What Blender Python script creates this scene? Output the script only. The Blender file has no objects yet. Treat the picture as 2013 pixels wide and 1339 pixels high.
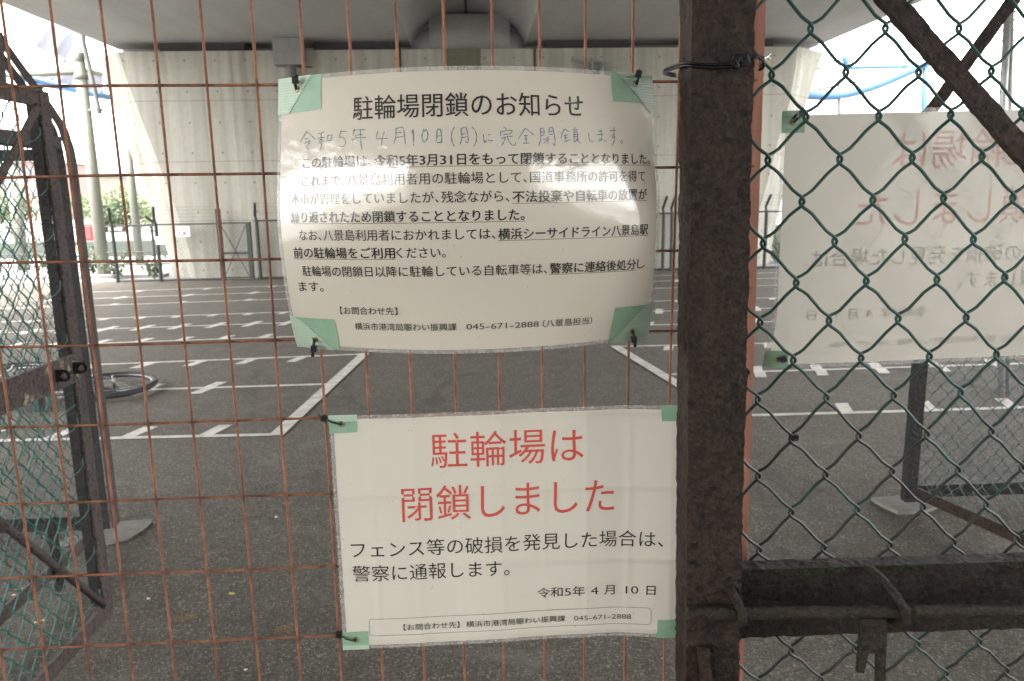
import bpy, math, random, json
from mathutils import Vector, Matrix, noise
random.seed(7)
sc = bpy.context.scene
C = sc.collection

# ------------------------------------------------------------------ camera, sky, sun, exposure
EYE = Vector((0, 0, 1.6))
FPX = 1508.0
R = Matrix(((0.9986323297, 0.0252553205, -0.0457781481),
            (-0.0497277352, 0.1884559894, -0.9808218454),
            (-0.0161438038, 0.9817568481, 0.1894541336)))
cam = bpy.data.cameras.new('camera')
cam.sensor_width = 36.0
cam.lens = FPX / 2013 * 36
cam.clip_start = 0.05
cam.clip_end = 2000
cam.dof.use_dof = True
cam.dof.focus_distance = 0.84
cam.dof.aperture_fstop = 15
camo = bpy.data.objects.new('camera', cam)
C.objects.link(camo)
camo.matrix_world = Matrix.Translation(EYE) @ R.to_4x4()
sc.camera = camo

SUN_EL, SUN_AZ = math.radians(72), math.radians(-150)
world = bpy.data.worlds.new('World')
sc.world = world
world.use_nodes = True
wn, wl = world.node_tree.nodes, world.node_tree.links
bg = wn['Background']
sky = wn.new('ShaderNodeTexSky')
sky.sky_type = 'NISHITA'
sky.sun_disc = False
sky.sun_elevation = SUN_EL
sky.sun_rotation = SUN_AZ
sky.air_density = 1.0
sky.dust_density = 4.0
# an overcast sky: the blue of the clear sky mostly washed out by cloud
bw = wn.new('ShaderNodeRGBToBW')
mixc = wn.new('ShaderNodeMix'); mixc.data_type = 'RGBA'
tint = wn.new('ShaderNodeMix'); tint.data_type = 'RGBA'; tint.blend_type = 'MULTIPLY'
wl.new(sky.outputs[0], bw.inputs[0])
mixc.inputs[0].default_value = 0.9
wl.new(sky.outputs[0], mixc.inputs[6]); wl.new(bw.outputs[0], mixc.inputs[7])
tint.inputs[0].default_value = 1.0
tint.inputs[7].default_value = (1.0, 0.972, 0.925, 1)
wl.new(mixc.outputs[2], tint.inputs[6])
wl.new(tint.outputs[2], bg.inputs[0])
bg.inputs[1].default_value = 0.15
sun = bpy.data.lights.new('sun', 'SUN')
sun.energy = .6
sun.angle = math.radians(20)
sun.color = (1.0, 0.95, 0.88)
suno = bpy.data.objects.new('sun', sun)
C.objects.link(suno)
sd = Vector((math.cos(SUN_EL) * math.sin(SUN_AZ), math.cos(SUN_EL) * math.cos(SUN_AZ), math.sin(SUN_EL)))
suno.rotation_euler = sd.to_track_quat('Z', 'Y').to_euler()
sc.view_settings.view_transform = 'Standard'
sc.view_settings.look = 'None'
sc.view_settings.exposure = 4.05
sc.view_settings.gamma = 1.0
sc.cycles.max_bounces = 10
sc.cycles.diffuse_bounces = 6
sc.cycles.transparent_max_bounces = 16

# a pixel of the 2013 x 1339 photograph turned into a point on the plane Y = const, X = const or Z = const
def ray(px, py):
    return R @ Vector((px - 1006.5, -(py - 669.5), -FPX))
def PY(px, py, Y):
    d = ray(px, py); return EYE + d * (Y / d.y)
def PX(px, py, X):
    d = ray(px, py); return EYE + d * (X / d.x)
def PG(px, py, z=0.0):
    d = ray(px, py); return EYE + d * ((z - EYE.z) / d.z)

# ------------------------------------------------------------------ materials
class NT:
    def __init__(s, name):
        s.m = bpy.data.materials.new(name); s.m.use_nodes = True
        s.n = s.m.node_tree.nodes; s.l = s.m.node_tree.links
        s.p = s.n['Principled BSDF']; s.out = s.n['Material Output']
        s.tc = s.n.new('ShaderNodeTexCoord').outputs['Object']
    def map(s, scale=(1, 1, 1), loc=(0, 0, 0), src=None):
        q = s.n.new('ShaderNodeMapping'); q.inputs['Scale'].default_value = scale; q.inputs['Location'].default_value = loc
        s.l.new(src or s.tc, q.inputs[0]); return q.outputs[0]
    def noise(s, scale, detail=4, rough=.6, vec=None, dist=0):
        q = s.n.new('ShaderNodeTexNoise'); q.inputs['Scale'].default_value = scale
        q.inputs['Detail'].default_value = detail; q.inputs['Roughness'].default_value = rough
        q.inputs['Distortion'].default_value = dist
        s.l.new(vec or s.tc, q.inputs['Vector']); return q.outputs[0]
    def vor(s, scale, vec=None, feature='F1', out=0, rand=1):
        q = s.n.new('ShaderNodeTexVoronoi'); q.inputs['Scale'].default_value = scale; q.feature = feature
        q.inputs['Randomness'].default_value = rand
        s.l.new(vec or s.tc, q.inputs['Vector']); return q.outputs[out]
    def ramp(s, src, *stops):
        q = s.n.new('ShaderNodeValToRGB'); e = q.color_ramp.elements
        while len(e) < len(stops): e.new(.5)
        for k, (pos, v) in enumerate(stops):
            e[k].position = pos
            e[k].color = (v, v, v, 1) if isinstance(v, (int, float)) else (*v, 1)
        s.l.new(src, q.inputs[0]); return q.outputs[0]
    def mix(s, fac, a, b, mode='MIX'):
        q = s.n.new('ShaderNodeMix'); q.data_type = 'RGBA'; q.blend_type = mode
        for i, v in ((0, fac), (6, a), (7, b)):
            if isinstance(v, (int, float)): q.inputs[i].default_value = v if i == 0 else (v, v, v, 1)
            elif isinstance(v, tuple): q.inputs[i].default_value = (*v, 1)
            else: s.l.new(v, q.inputs[i])
        return q.outputs[2]
    def math(s, op, a, b=0.0, c=0.0):
        q = s.n.new('ShaderNodeMath'); q.operation = op
        for i, v in enumerate((a, b, c)):
            if isinstance(v, (int, float)): q.inputs[i].default_value = v
            else: s.l.new(v, q.inputs[i])
        return q.outputs[0]
    def xyz(s, src=None):
        q = s.n.new('ShaderNodeSeparateXYZ'); s.l.new(src or s.tc, q.inputs[0]); return q.outputs
    def bump(s, h, strength=.5, dist=.01):
        q = s.n.new('ShaderNodeBump'); q.inputs['Strength'].default_value = strength; q.inputs['Distance'].default_value = dist
        s.l.new(h, q.inputs['Height'])
        cur = s.p.inputs['Normal']
        if cur.links: s.l.new(cur.links[0].from_socket, q.inputs['Normal'])
        s.l.new(q.outputs[0], cur); s.last_bump = q.outputs[0]; return q.outputs[0]
    def set(s, **k):
        for a, v in k.items():
            i = s.p.inputs[{'color': 'Base Color', 'rough': 'Roughness', 'metal': 'Metallic', 'spec': 'Specular IOR Level',
                            'coat': 'Coat Weight', 'coatr': 'Coat Roughness', 'alpha': 'Alpha', 'trans': 'Transmission Weight'}[a]]
            if isinstance(v, (int, float)): i.default_value = v
            elif isinstance(v, tuple): i.default_value = (*v, 1)
            else: s.l.new(v, i)
        return s

def plain(name, col, rough=.6, metal=0, var=.15, scale=20, bump=.15, spec=.5):
    t = NT(name)
    n = t.noise(scale, 5)
    c = t.mix(t.ramp(n, (.3, 0.0), (.7, 1.0)), tuple(x * (1 - var) for x in col), tuple(min(1, x * (1 + var)) for x in col))
    t.set(color=c, rough=rough, metal=metal, spec=spec)
    if bump: t.bump(n, bump, .004)
    return t.m

M = {}
# asphalt: grey-brown binder with pale aggregate, dust patches, damp dark patches
t = NT('asphalt')
big = t.noise(.55, 5, .6); mid = t.noise(6, 6, .7); fine = t.noise(170, 3, .7)
base = t.mix(t.ramp(big, (.35, 0.), (.68, 1.)), (.064, .056, .045), (.112, .101, .084))
base = t.mix(t.ramp(mid, (.3, 0.), (.75, 1.)), base, (.122, .11, .092), 'MIX')
base = t.mix(t.ramp(fine, (.35, .55), (.6, 1.0), (.72, 1.35)), base, base, 'MIX')
g = t.ramp(fine, (.3, .45), (.5, .9), (.68, 1.5))
cell = t.n.new('ShaderNodeTexVoronoi'); cell.inputs['Scale'].default_value = 125; t.l.new(t.tc, cell.inputs['Vector'])
cg = t.ramp(t.xyz(cell.outputs['Color'])[0], (.0, .55), (.55, .85), (.88, 1.12), (.98, 1.9))
base = t.mix(1.0, base, cg, 'MULTIPLY')
base = t.mix(1.0, base, g, 'MULTIPLY')
chips = t.ramp(t.vor(130, out=0), (.0, 1.), (.17, 1.), (.22, 0.))
sel = t.ramp(t.noise(60, 2), (.56, 0.), (.6, 1.))
cm = t.math('MULTIPLY', chips, sel)
base = t.mix(cm, base, (.36, .34, .31))
st = t.ramp(t.noise(1.1, 6, .75, t.map((1, .5, 1), (7, 3, 0)), 1.5), (.56, 0.), (.66, .55))
base = t.mix(st, base, (.04, .037, .033))
st2 = t.ramp(t.noise(2.3, 6, .8, t.map((1, 1, 1), (1, 9, 0)), .8), (.58, 0.), (.70, .5))
base = t.mix(st2, base, (.17, .16, .14))
w = t.map((1, 1, 1)); cr = t.ramp(t.vor(.42, vec=t.mix(.12, t.tc, t.n.new('ShaderNodeTexNoise').outputs[1]), feature='DISTANCE_TO_EDGE'), (.0, 1.), (.004, 0.))
base = t.mix(t.math('MULTIPLY', cr, t.ramp(t.noise(.4, 2), (.5, 0.), (.56, .8))), base, (.035, .033, .03))
t.set(color=base, rough=.88, spec=.35)
t.bump(fine, .7, .006); t.bump(t.vor(125), .7, .006)
M['asphalt'] = t.m

t = NT('white_paint')
n1 = t.noise(8, 6, .75); n2 = t.noise(150, 3, .7)
worn = t.math('MULTIPLY', t.ramp(n1, (.44, .05), (.66, 1.)), t.ramp(n2, (.42, 0.), (.55, 1.)))
col = t.mix(worn, t.mix(t.ramp(n2, (.3, 0.), (.7, 1.)), (.42, .41, .375), (.56, .545, .50)), (.14, .13, .115))
t.set(color=col, rough=.75); t.bump(n2, .5, .003)
M['paint'] = t.m

t = NT('pier_concrete')
x, y, z = t.xyz()
streak = t.noise(1.0, 5, .65, t.map((3.2, 3.2, .22)))
fine = t.noise(9, 6, .7); boards = t.noise(1, 2, .5, t.map((5.5, 5.5, .02)))
c = t.mix(t.ramp(streak, (.3, 0.), (.72, 1.)), (.29, .282, .245), (.42, .41, .36))
c = t.mix(t.ramp(boards, (.35, .0), (.65, .45)), c, (.175, .172, .152))
c = t.mix(t.ramp(fine, (.3, .25), (.7, 0.)), c, (.145, .142, .128))
dark = t.ramp(t.noise(1, 5, .7, t.map((2.0, 2.0, .16), (3, 0, 1))), (.54, 0.), (.76, .6))
c = t.mix(dark, c, (.105, .098, .078))
d2 = t.ramp(t.noise(1, 5, .75, t.map((7, 7, .12), (1, 5, 0))), (.60, 0.), (.70, .5))
c = t.mix(d2, c, (.12, .105, .08))
fz = t.math('FRACT', t.math('MULTIPLY', z, 1 / 1.14)); lz = t.math('LESS_THAN', fz, .012)
hx = t.math('SUBTRACT', t.math('FRACT', t.math('MULTIPLY', x, 1 / .57)), .5)
hz = t.math('SUBTRACT', t.math('FRACT', t.math('MULTIPLY', z, 1 / .57)), .3)
rr = t.math('ADD', t.math('MULTIPLY', hx, hx), t.math('MULTIPLY', hz, hz))
hole = t.math('LESS_THAN', rr, .0011)
lines = t.math('MAXIMUM', t.math('MULTIPLY', lz, .5), t.math('MULTIPLY', hole, .75))
c = t.mix(lines, c, (.075, .07, .06))
gm = t.math('MULTIPLY', t.math('LESS_THAN', t.math('ABSOLUTE', t.math('ADD', x, t.math('MULTIPLY', t.noise(3), .25))), .34), t.math('GREATER_THAN', z, 3.75))
c = t.mix(t.math('MULTIPLY', gm, .75), c, (.06, .075, .035))
t.set(color=c, rough=.85, spec=.3); t.bump(fine, .25, .02); t.bump(lines, -.5, .02)
M['pier'] = t.m

t = NT('deck_concrete')
n1 = t.noise(1.4, 6, .6, t.map((1, .25, 1))); n2 = t.noise(14, 6, .7)
c = t.mix(t.ramp(n1, (.3, 0.), (.7, 1.)), (.25, .25, .242), (.33, .33, .32))
c = t.mix(t.ramp(n2, (.35, .25), (.65, 0.)), c, (.16, .155, .145))
fy = t.math('LESS_THAN', t.math('FRACT', t.math('MULTIPLY', t.xyz()[1], 1 / 1.8)), .008)
c = t.mix(t.math('MULTIPLY', fy, .3), c, (.2, .19, .18))
t.set(color=c, rough=.8); t.bump(n2, .2, .02)
M['deck'] = t.m
M['grey_steel'] = plain('grey_painted_steel', (.17, .175, .17), .55, .0, .15, 6)
M['rubber'] = plain('black_rubber', (.02, .02, .021), .65, 0, .2, 60, .2)
M['dark_bearing'] = plain('dark_bearing', (.03, .03, .03), .8)

def rusty(name, c1, c2, c3, pits=230, flake=.5, rough=.6, spec=.3, lichen=None):
    t = NT(name)
    a = t.noise(1, 6, .75, t.map((22, 22, 7)), 1.0); b = t.noise(pits, 5, .75, dist=.3); v = t.vor(pits * .45)
    c = t.mix(t.ramp(a, (.35, 0.), (.65, 1.)), c1, c2)
    c = t.mix(t.ramp(b, (.45, 0.), (.68, flake)), c, c3)
    c = t.mix(t.ramp(v, (.02, .7), (.25, 0.)), c, tuple(x * .35 for x in c1))  # flecks and dark pits: rust tone, plus relief shading put into the colour
    sc_ = t.noise(pits * .55, 4, .7, dist=1.2)
    c = t.mix(t.ramp(sc_, (.54, 0.), (.61, .55), (.66, .1)), c, tuple(x * 1.15 for x in c3))
    c = t.mix(t.ramp(t.noise(pits * .4, 3, .6, t.map((1, 1, 1), (5, 5, 5))), (.36, .8), (.46, 0.)), c, tuple(x * .4 for x in c1))
    if lichen:
        lm = t.math('MULTIPLY', t.ramp(t.noise(22, 5, .8), (.56, 0.), (.62, 1.)), t.ramp(t.noise(5, 2), (.45, 0.), (.55, 1.)))
        c = t.mix(lm, c, lichen)
    t.set(color=c, rough=rough, spec=spec, metal=0.0)
    t.bump(b, 1.0, .005); t.bump(v, .8, .005); t.bump(t.noise(70, 5, .75), 1.0, .009)
    return t.m
M['post_rust'] = rusty('scaly_dark_rust', (.010, .0064, .0048), (.044, .0260, .0180), (.088, .058, .043))
M['rail_rust'] = rusty('brown_rail_rust', (.010, .0068, .0052), (.027, .0165, .0118), (.055, .037, .028))
M['rod_rust'] = rusty('bolt_rust', (.026, .020, .014), (.042, .030, .020), (.062, .046, .034), 300)
M['leaf_rust'] = rusty('grey_mauve_rust', (.055, .043, .041), (.098, .078, .074), (.165, .135, .128), 200, .6)
M['leaf_rust_lichen'] = rusty('grey_mauve_rust_with_lichen', (.055, .043, .041), (.098, .078, .074), (.165, .135, .128), 200, .6, lichen=(.42, .42, .24))
M['leaf_dark'] = rusty('black_painted_angle', (.016, .016, .017), (.026, .025, .025), (.05, .044, .04), 160, .3)
t = NT('orange_wire_rust')
a = t.noise(26, 5, .7); b = t.noise(260, 4, .7); az = t.noise(1, 3, .6, t.map((40, 40, 9)))
c = t.mix(t.ramp(a, (.3, 0.), (.7, 1.)), (.13, .045, .026), (.34, .145, .075))
c = t.mix(t.ramp(az, (.55, 0.), (.7, .8)), c, (.06, .028, .022))
c = t.mix(t.ramp(b, (.5, 0.), (.7, .6)), c, (.10, .04, .025))
x_, y_, z_ = t.xyz()
# the welds are darker: wires cross every 49.6 mm and 91.2 mm (object origin at x = -.2, z = .2)
wx = t.math('PINGPONG', t.math('ADD', x_, -.1745 + .0248 * 20 * 2), .0248); wz_ = t.math('PINGPONG', t.math('ADD', z_, -1.515 + .0912 * 40), .0456)
wd = t.math('SQRT', t.math('ADD', t.math('MULTIPLY', wx, wx), t.math('MULTIPLY', wz_, wz_)))
c = t.mix(t.ramp(wd, (.002, .6), (.0065, .0)), c, (.05, .024, .018))
t.set(color=c, rough=.7, spec=.35); t.bump(b, .5, .001)
M['wire_rust'] = t.m
t = NT('salmon_flat_bar')
a = t.noise(1, 4, .6, t.map((60, 60, 3))); b = t.noise(120, 5, .7)
c = t.mix(t.ramp(a, (.3, 0.), (.7, 1.)), (.34, .13, .085), (.50, .235, .165))
c = t.mix(t.ramp(b, (.58, 0.), (.72, .7)), c, (.16, .06, .04))
t.set(color=c, rough=.65); t.bump(b, .4, .001)
M['flat_bar'] = t.m
t = NT('green_vinyl_wire')
a = t.noise(14, 5, .7); b = t.noise(180, 4, .7)
c = t.mix(t.ramp(a, (.3, 0.), (.7, 1.)), (.010, .048, .040), (.018, .075, .060))
c = t.mix(t.ramp(t.noise(7, 5, .75), (.60, 0.), (.72, .8)), c, (.055, .045, .03))
c = t.mix(t.ramp(b, (.6, 0.), (.75, .4)), c, (.05, .10, .085))
x_, y_, z_ = t.xyz()
worn = t.math('MULTIPLY', t.ramp(t.math('ADD', t.math('MULTIPLY', t.noise(16, 3), .10), x_), (.36, 1.), (.56, 0.)), t.ramp(t.math('ADD', t.math('MULTIPLY', t.noise(13, 3), .2), z_), (.1, 1.), (.2, 1.)))
wz = t.n.new('ShaderNodeMapRange'); wz.inputs[1].default_value = 1.50; wz.inputs[2].default_value = 1.30; t.l.new(z_, wz.inputs[0])
wm = t.math('MULTIPLY', t.math('MULTIPLY', worn, wz.outputs[0]), t.ramp(t.noise(9, 4, .7), (.38, .2), (.52, 1.)))
c = t.mix(t.math('MULTIPLY', wm, .85), c, (.022, .018, .014))
t.set(color=c, rough=.38, spec=.5); t.bump(b, .25, .0006)
M['green_wire'] = t.m
t = NT('pale_green_vinyl_wire')
a = t.noise(14, 5, .7)
t.set(color=t.mix(t.ramp(a, (.3, 0.), (.7, 1.)), (.012, .08, .064), (.03, .155, .122)), rough=.4)
M['green_wire_pale'] = t.m
t = NT('dull_green_wire')
a = t.noise(14, 5, .7)
t.set(color=t.mix(t.ramp(a, (.3, 0.), (.7, 1.)), (.014, .034, .029), (.028, .062, .052)), rough=.5)
M['dull_wire'] = t.m
M['galv_wire'] = plain('galvanised_wire', (.10, .135, .125), .45, .4, .2, 30, .1)
M['dark_green_steel'] = plain('dark_green_steel', (.018, .022, .021), .5, 0, .25, 12)
M['pole_steel'] = plain('weathered_grey_green_pole', (.19, .195, .165), .55, .1, .15, 5)
M['blue_pipe'] = plain('blue_pipe', (.06, .16, .32), .5, 0, .15, 8)
M['galv'] = plain('galvanised_steel', (.36, .37, .37), .4, .5, .15, 12)
M['zip'] = plain('black_nylon', (.012, .012, .013), .35, 0, .2, 200, .1)
M['binding_wire'] = plain('black_binding_wire', (.018, .018, .02), .32, .6, .3, 200, .1)
M['bright_wire'] = plain('bright_cut_wire', (.6, .6, .58), .3, .8, .1, 200, .1)
M['brass'] = plain('dull_brass_eyelet', (.34, .28, .17), .35, .9, .25, 150, .1)
M['net'] = None
t = NT('white_netting')
t.set(color=(.30, .31, .36), rough=.9)
tr = t.n.new('ShaderNodeBsdfTranslucent'); tr.inputs[0].default_value = (.30, .31, .36, 1)
mx = t.n.new('ShaderNodeMixShader'); mx.inputs[0].default_value = .5
t.l.new(t.p.outputs[0], mx.inputs[1]); t.l.new(tr.outputs[0], mx.inputs[2]); t.l.new(mx.outputs[0], t.out.inputs[0])
M['net'] = t.m

def paper_mat(name, col, trans=.22, coat=1.0):
    t = NT(name)
    fib = t.noise(900, 3, .7); blot = t.noise(7, 4, .6)
    c = t.mix(t.ramp(blot, (.3, 0.), (.7, 1.)), tuple(x * .97 for x in col), col)
    c = t.mix(t.ramp(fib, (.35, .10), (.6, 0.)), c, tuple(x * .8 for x in col))
    sp = t.math('MULTIPLY', t.ramp(t.vor(190), (.0, 1.), (.08, 1.), (.13, 0.)), t.ramp(t.noise(38, 3, .6), (.60, 0.), (.63, 1.)))
    sp2 = t.math('MULTIPLY', t.ramp(t.vor(80), (.0, 1.), (.05, 1.), (.07, 0.)), t.ramp(t.noise(21, 2, .6, t.map((1, 1, 1), (4, 2, 9))), (.60, 0.), (.63, 1.)))
    c = t.mix(t.math('MULTIPLY', t.math('MAXIMUM', sp, sp2), .8), c, (.12, .11, .09))
    t.set(color=c, rough=.45, spec=.3, coat=coat, coatr=.035)
    t.p.inputs['Coat IOR'].default_value = 2.0
    wr = t.noise(95, 4, .7, dist=.8); wr2 = t.noise(420, 3, .7); wr3 = t.noise(16, 3, .5)
    t.bump(wr2, .10, .0004); t.bump(wr, .13, .0014); t.bump(wr3, .22, .007)
    t.l.new(t.last_bump, t.p.inputs['Coat Normal'])
    tr = t.n.new('ShaderNodeBsdfTranslucent'); tr.inputs[0].default_value = (*[x * .95 for x in col], 1)
    mx = t.n.new('ShaderNodeMixShader'); mx.inputs[0].default_value = trans
    t.l.new(t.p.outputs[0], mx.inputs[1]); t.l.new(tr.outputs[0], mx.inputs[2]); t.l.new(mx.outputs[0], t.out.inputs[0])
    return t.m
M['paper'] = paper_mat('laminated_cream_paper', (.635, .59, .505))
M['paper2'] = paper_mat('laminated_white_paper', (.685, .655, .575), coat=.5)
M['paper3'] = paper_mat('backlit_paper', (.70, .67, .60), .52, .3)
def ink(name, col, trans=0.0, coat=1.0):
    t = NT(name)
    n = t.noise(600, 3, .7)
    t.set(color=t.mix(t.ramp(n, (.4, 0.), (.7, .25)), col, tuple(min(1, x + .08) for x in col)), rough=.45, spec=.3, coat=coat, coatr=.035)
    t.p.inputs['Coat IOR'].default_value = 2.0
    wr = t.noise(95, 4, .7, dist=.8); wr2 = t.noise(420, 3, .7); wr3 = t.noise(16, 3, .5)
    t.bump(wr2, .10, .0004); t.bump(wr, .13, .0014); t.bump(wr3, .22, .007)
    t.l.new(t.last_bump, t.p.inputs['Coat Normal'])
    if trans:
        tr = t.n.new('ShaderNodeBsdfTranslucent'); tr.inputs[0].default_value = (*col, 1)
        mx = t.n.new('ShaderNodeMixShader'); mx.inputs[0].default_value = trans
        t.l.new(t.p.outputs[0], mx.inputs[1]); t.l.new(tr.outputs[0], mx.inputs[2]); t.l.new(mx.outputs[0], t.out.inputs[0])
    return t.m
M['ink'] = ink('black_ink', (.012, .011, .011), coat=.75)
M['ink_red'] = ink('red_ink', (.55, .075, .055), 0.0, .6)
M['ink_red_back'] = ink('backlit_red_ink', (.70, .20, .17), .8, .5)  # same red ink in a paler copy, its backlit look put into the colour
M['ink_pen'] = ink('faded_blue_pen', (.07, .15, .21))
t = NT('laminate_film')
gl = t.n.new('ShaderNodeBsdfTransparent')
n = t.noise(160, 4, .7); t.set(color=(.72, .71, .67), rough=.2, coat=1.0, coatr=.08); t.bump(n, .2, .001)
mx = t.n.new('ShaderNodeMixShader'); t.l.new(t.ramp(n, (.3, .18), (.7, .45)), mx.inputs[0])
t.l.new(gl.outputs[0], mx.inputs[1]); t.l.new(t.p.outputs[0], mx.inputs[2]); t.l.new(mx.outputs[0], t.out.inputs[0])
M['film'] = t.m
def tape(name, col, ribs):
    t = NT(name)
    w = t.n.new('ShaderNodeTexWave'); w.bands_direction = 'Z'; w.inputs['Scale'].default_value = 115; w.inputs['Distortion'].default_value = .6
    t.l.new(t.tc, w.inputs[0]); n = t.noise(90, 4, .7)
    c = t.mix(t.ramp(n, (.35, .0), (.75, .35)), col, tuple(x * .6 for x in col))
    if ribs: c = t.mix(t.ramp(w.outputs[1], (.2, .4), (.7, 0.)), c, tuple(x * .72 for x in col))
    t.set(color=c, rough=.45, coat=.3, coatr=.15); t.bump(w.outputs[1], .3 if ribs else .1, .0006)
    return t.m
M['tape'] = tape('mint_green_tape', (.25, .40, .28), False)
M['tape_rib'] = tape('pale_ribbed_green_tape', (.42, .55, .43), True)

def leafmat(name, a, b):
    t = NT(name)
    n = t.noise(1.3, 3); n2 = t.noise(11, 3)
    c = t.mix(t.ramp(n, (.3, 0.), (.7, 1.)), a, b); c = t.mix(t.ramp(n2, (.35, .45), (.6, 0.)), c, tuple(x * .5 for x in a))
    t.set(color=c, rough=.6)
    tr = t.n.new('ShaderNodeBsdfTranslucent'); tr.inputs[0].default_value = (*b, 1)
    mx = t.n.new('ShaderNodeMixShader'); mx.inputs[0].default_value = .3
    t.l.new(t.p.outputs[0], mx.inputs[1]); t.l.new(tr.outputs[0], mx.inputs[2]); t.l.new(mx.outputs[0], t.out.inputs[0])
    return t.m
M['foliage'] = leafmat('foliage', (.055, .08, .04), (.10, .135, .07))
M['foliage_pale'] = leafmat('pale_foliage', (.09, .12, .06), (.15, .185, .095))
M['bark'] = plain('bark', (.11, .09, .07), .9, 0, .3, 15, .6)
M['concrete_pad'] = plain('concrete_pad', (.155, .15, .135), .85, 0, .2, 30, .5)
M['pale_paving'] = plain('pale_paving', (.17, .17, .165), .85, 0, .12, 3, .2)
M['moss'] = plain('green_moss', (.035, .07, .018), .9, 0, .5, 300, .8)
M['ochre'] = plain('ochre_dirt', (.30, .17, .03), .9, 0, .4, 90, .8)
M['white_plastic'] = plain('white_sign_board', (.72, .70, .72), .5, 0, .05, 30, 0)
M['sign_red'] = plain('sign_red', (.50, .05, .08), .5, 0, .1, 60, 0)
M['rim'] = plain('aluminium_rim', (.22, .22, .22), .35, .8, .1, 60, .05)
M['tyre'] = plain('bicycle_tyre', (.022, .022, .024), .7, 0, .25, 120, .4)
M['bike_frame'] = plain('bicycle_frame', (.10, .105, .115), .35, .3, .1, 60, .05)

# ------------------------------------------------------------------ mesh building
class MB:
    def __init__(s): s.v = []; s.f = []
    def add(s, vs, fs):
        b = len(s.v); s.v += [Vector(q) for q in vs]; s.f += [[b + i for i in f] for f in fs]; return s
    def box(s, x0, x1, y0, y1, z0, z1, shear=0, zr=0):
        vs = [(x + shear * (z - zr), y, z) for z in (z0, z1) for y in (y0, y1) for x in (x0, x1)]
        return s.add(vs, [(0, 2, 3, 1), (4, 5, 7, 6), (0, 1, 5, 4), (2, 6, 7, 3), (0, 4, 6, 2), (1, 3, 7, 5)])
    def bar(s, a, b, w, h, up=(0, 0, 1)):
        a, b = Vector(a), Vector(b); d = (b - a).normalized(); u = Vector(up)
        x = d.cross(u).normalized(); y = x.cross(d)
        vs = [p + x * sx * w / 2 + y * sy * h / 2 for p in (a, b) for sy in (-1, 1) for sx in (-1, 1)]
        return s.add(vs, [(0, 2, 3, 1), (4, 5, 7, 6), (0, 1, 5, 4), (2, 6, 7, 3), (0, 4, 6, 2), (1, 3, 7, 5)])
    def tube(s, pts, r, n=8, caps=True, closed=False, flat=None):
        pts = [Vector(p) for p in pts]; N = len(pts); b = len(s.v)
        prev = None
        for i, p in enumerate(pts):
            if closed: d = pts[(i + 1) % N] - pts[i - 1]
            else: d = pts[min(i + 1, N - 1)] - pts[max(i - 1, 0)]
            d.normalize()
            if prev is None:
                x = d.cross(Vector((0, 0, 1)) if abs(d.z) < .9 else Vector((0, 1, 0))).normalized()
            else:
                x = (prev - d * prev.dot(d))
                if x.length < 1e-6: x = d.orthogonal()
                x.normalize()
            prev = x; y = d.cross(x); rr = r[i] if isinstance(r, (list, tuple)) else r
            for k in range(n):
                a = 2 * math.pi * k / n
                s.v.append(p + x * math.cos(a) * rr + y * math.sin(a) * (rr if flat is None else flat))
        segs = N if closed else N - 1
        for i in range(segs):
            for k in range(n):
                j = (i + 1) % N
                s.f.append([b + i * n + k, b + i * n + (k + 1) % n, b + j * n + (k + 1) % n, b + j * n + k])
        if caps and not closed:
            s.f.append([b + k for k in range(n)][::-1]); s.f.append([b + (N - 1) * n + k for k in range(n)])
        return s
    def prism(s, poly, d):
        poly = [Vector(p) for p in poly]; d = Vector(d); n = len(poly)
        return s.add(poly + [p + d for p in poly], [list(range(n))[::-1], [n + i for i in range(n)]] +
                     [[i, (i + 1) % n, n + (i + 1) % n, n + i] for i in range(n)])
    def grid(s, fn, nu, nv):
        vs = [fn(i / nu, j / nv) for j in range(nv + 1) for i in range(nu + 1)]
        return s.add(vs, [(j * (nu + 1) + i, j * (nu + 1) + i + 1, (j + 1) * (nu + 1) + i + 1, (j + 1) * (nu + 1) + i)
                          for j in range(nv) for i in range(nu)])
    def rough(s, a, b, w, h, step, amp, up=(0, 0, 1), fs=120., seed=0):
        """a bar from a to b whose skin is finely divided and pitted"""
        a, b = Vector(a), Vector(b); L = (b - a).length; d = (b - a) / L; u = Vector(up)
        x = d.cross(u).normalized(); y = x.cross(d)
        nl = max(2, int(L / step)); nw = max(1, int(w / step)); nh = max(1, int(h / step))
        ring = []
        for i in range(nw): ring.append((-w / 2 + w * i / nw, -h / 2))
        for i in range(nh): ring.append((w / 2, -h / 2 + h * i / nh))
        for i in range(nw): ring.append((w / 2 - w * i / nw, h / 2))
        for i in range(nh): ring.append((-w / 2, h / 2 - h * i / nh))
        n = len(ring); base = len(s.v); so = Vector((seed * 3.1, seed * 1.7, seed))
        for j in range(nl + 1):
            p = a + d * L * j / nl
            for (cx, cy) in ring:
                q = p + x * cx + y * cy
                nn = (x * (cx / (w / 2)) ** 5 + y * (cy / (h / 2)) ** 5)
                if nn.length > 1e-6: nn.normalize()
                k = noise.noise(q * fs + so) * .6 + noise.noise(q * fs * .33 + so) * .8 + abs(noise.noise(q * fs * 2.1 + so)) * .5
                s.v.append(q + nn * k * amp)
        for j in range(nl):
            for i in range(n):
                s.f.append([base + j * n + i, base + j * n + (i + 1) % n, base + (j + 1) * n + (i + 1) % n, base + (j + 1) * n + i])
        s.f.append([base + i for i in range(n)][::-1]); s.f.append([base + nl * n + i for i in range(n)])
        return s

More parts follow.
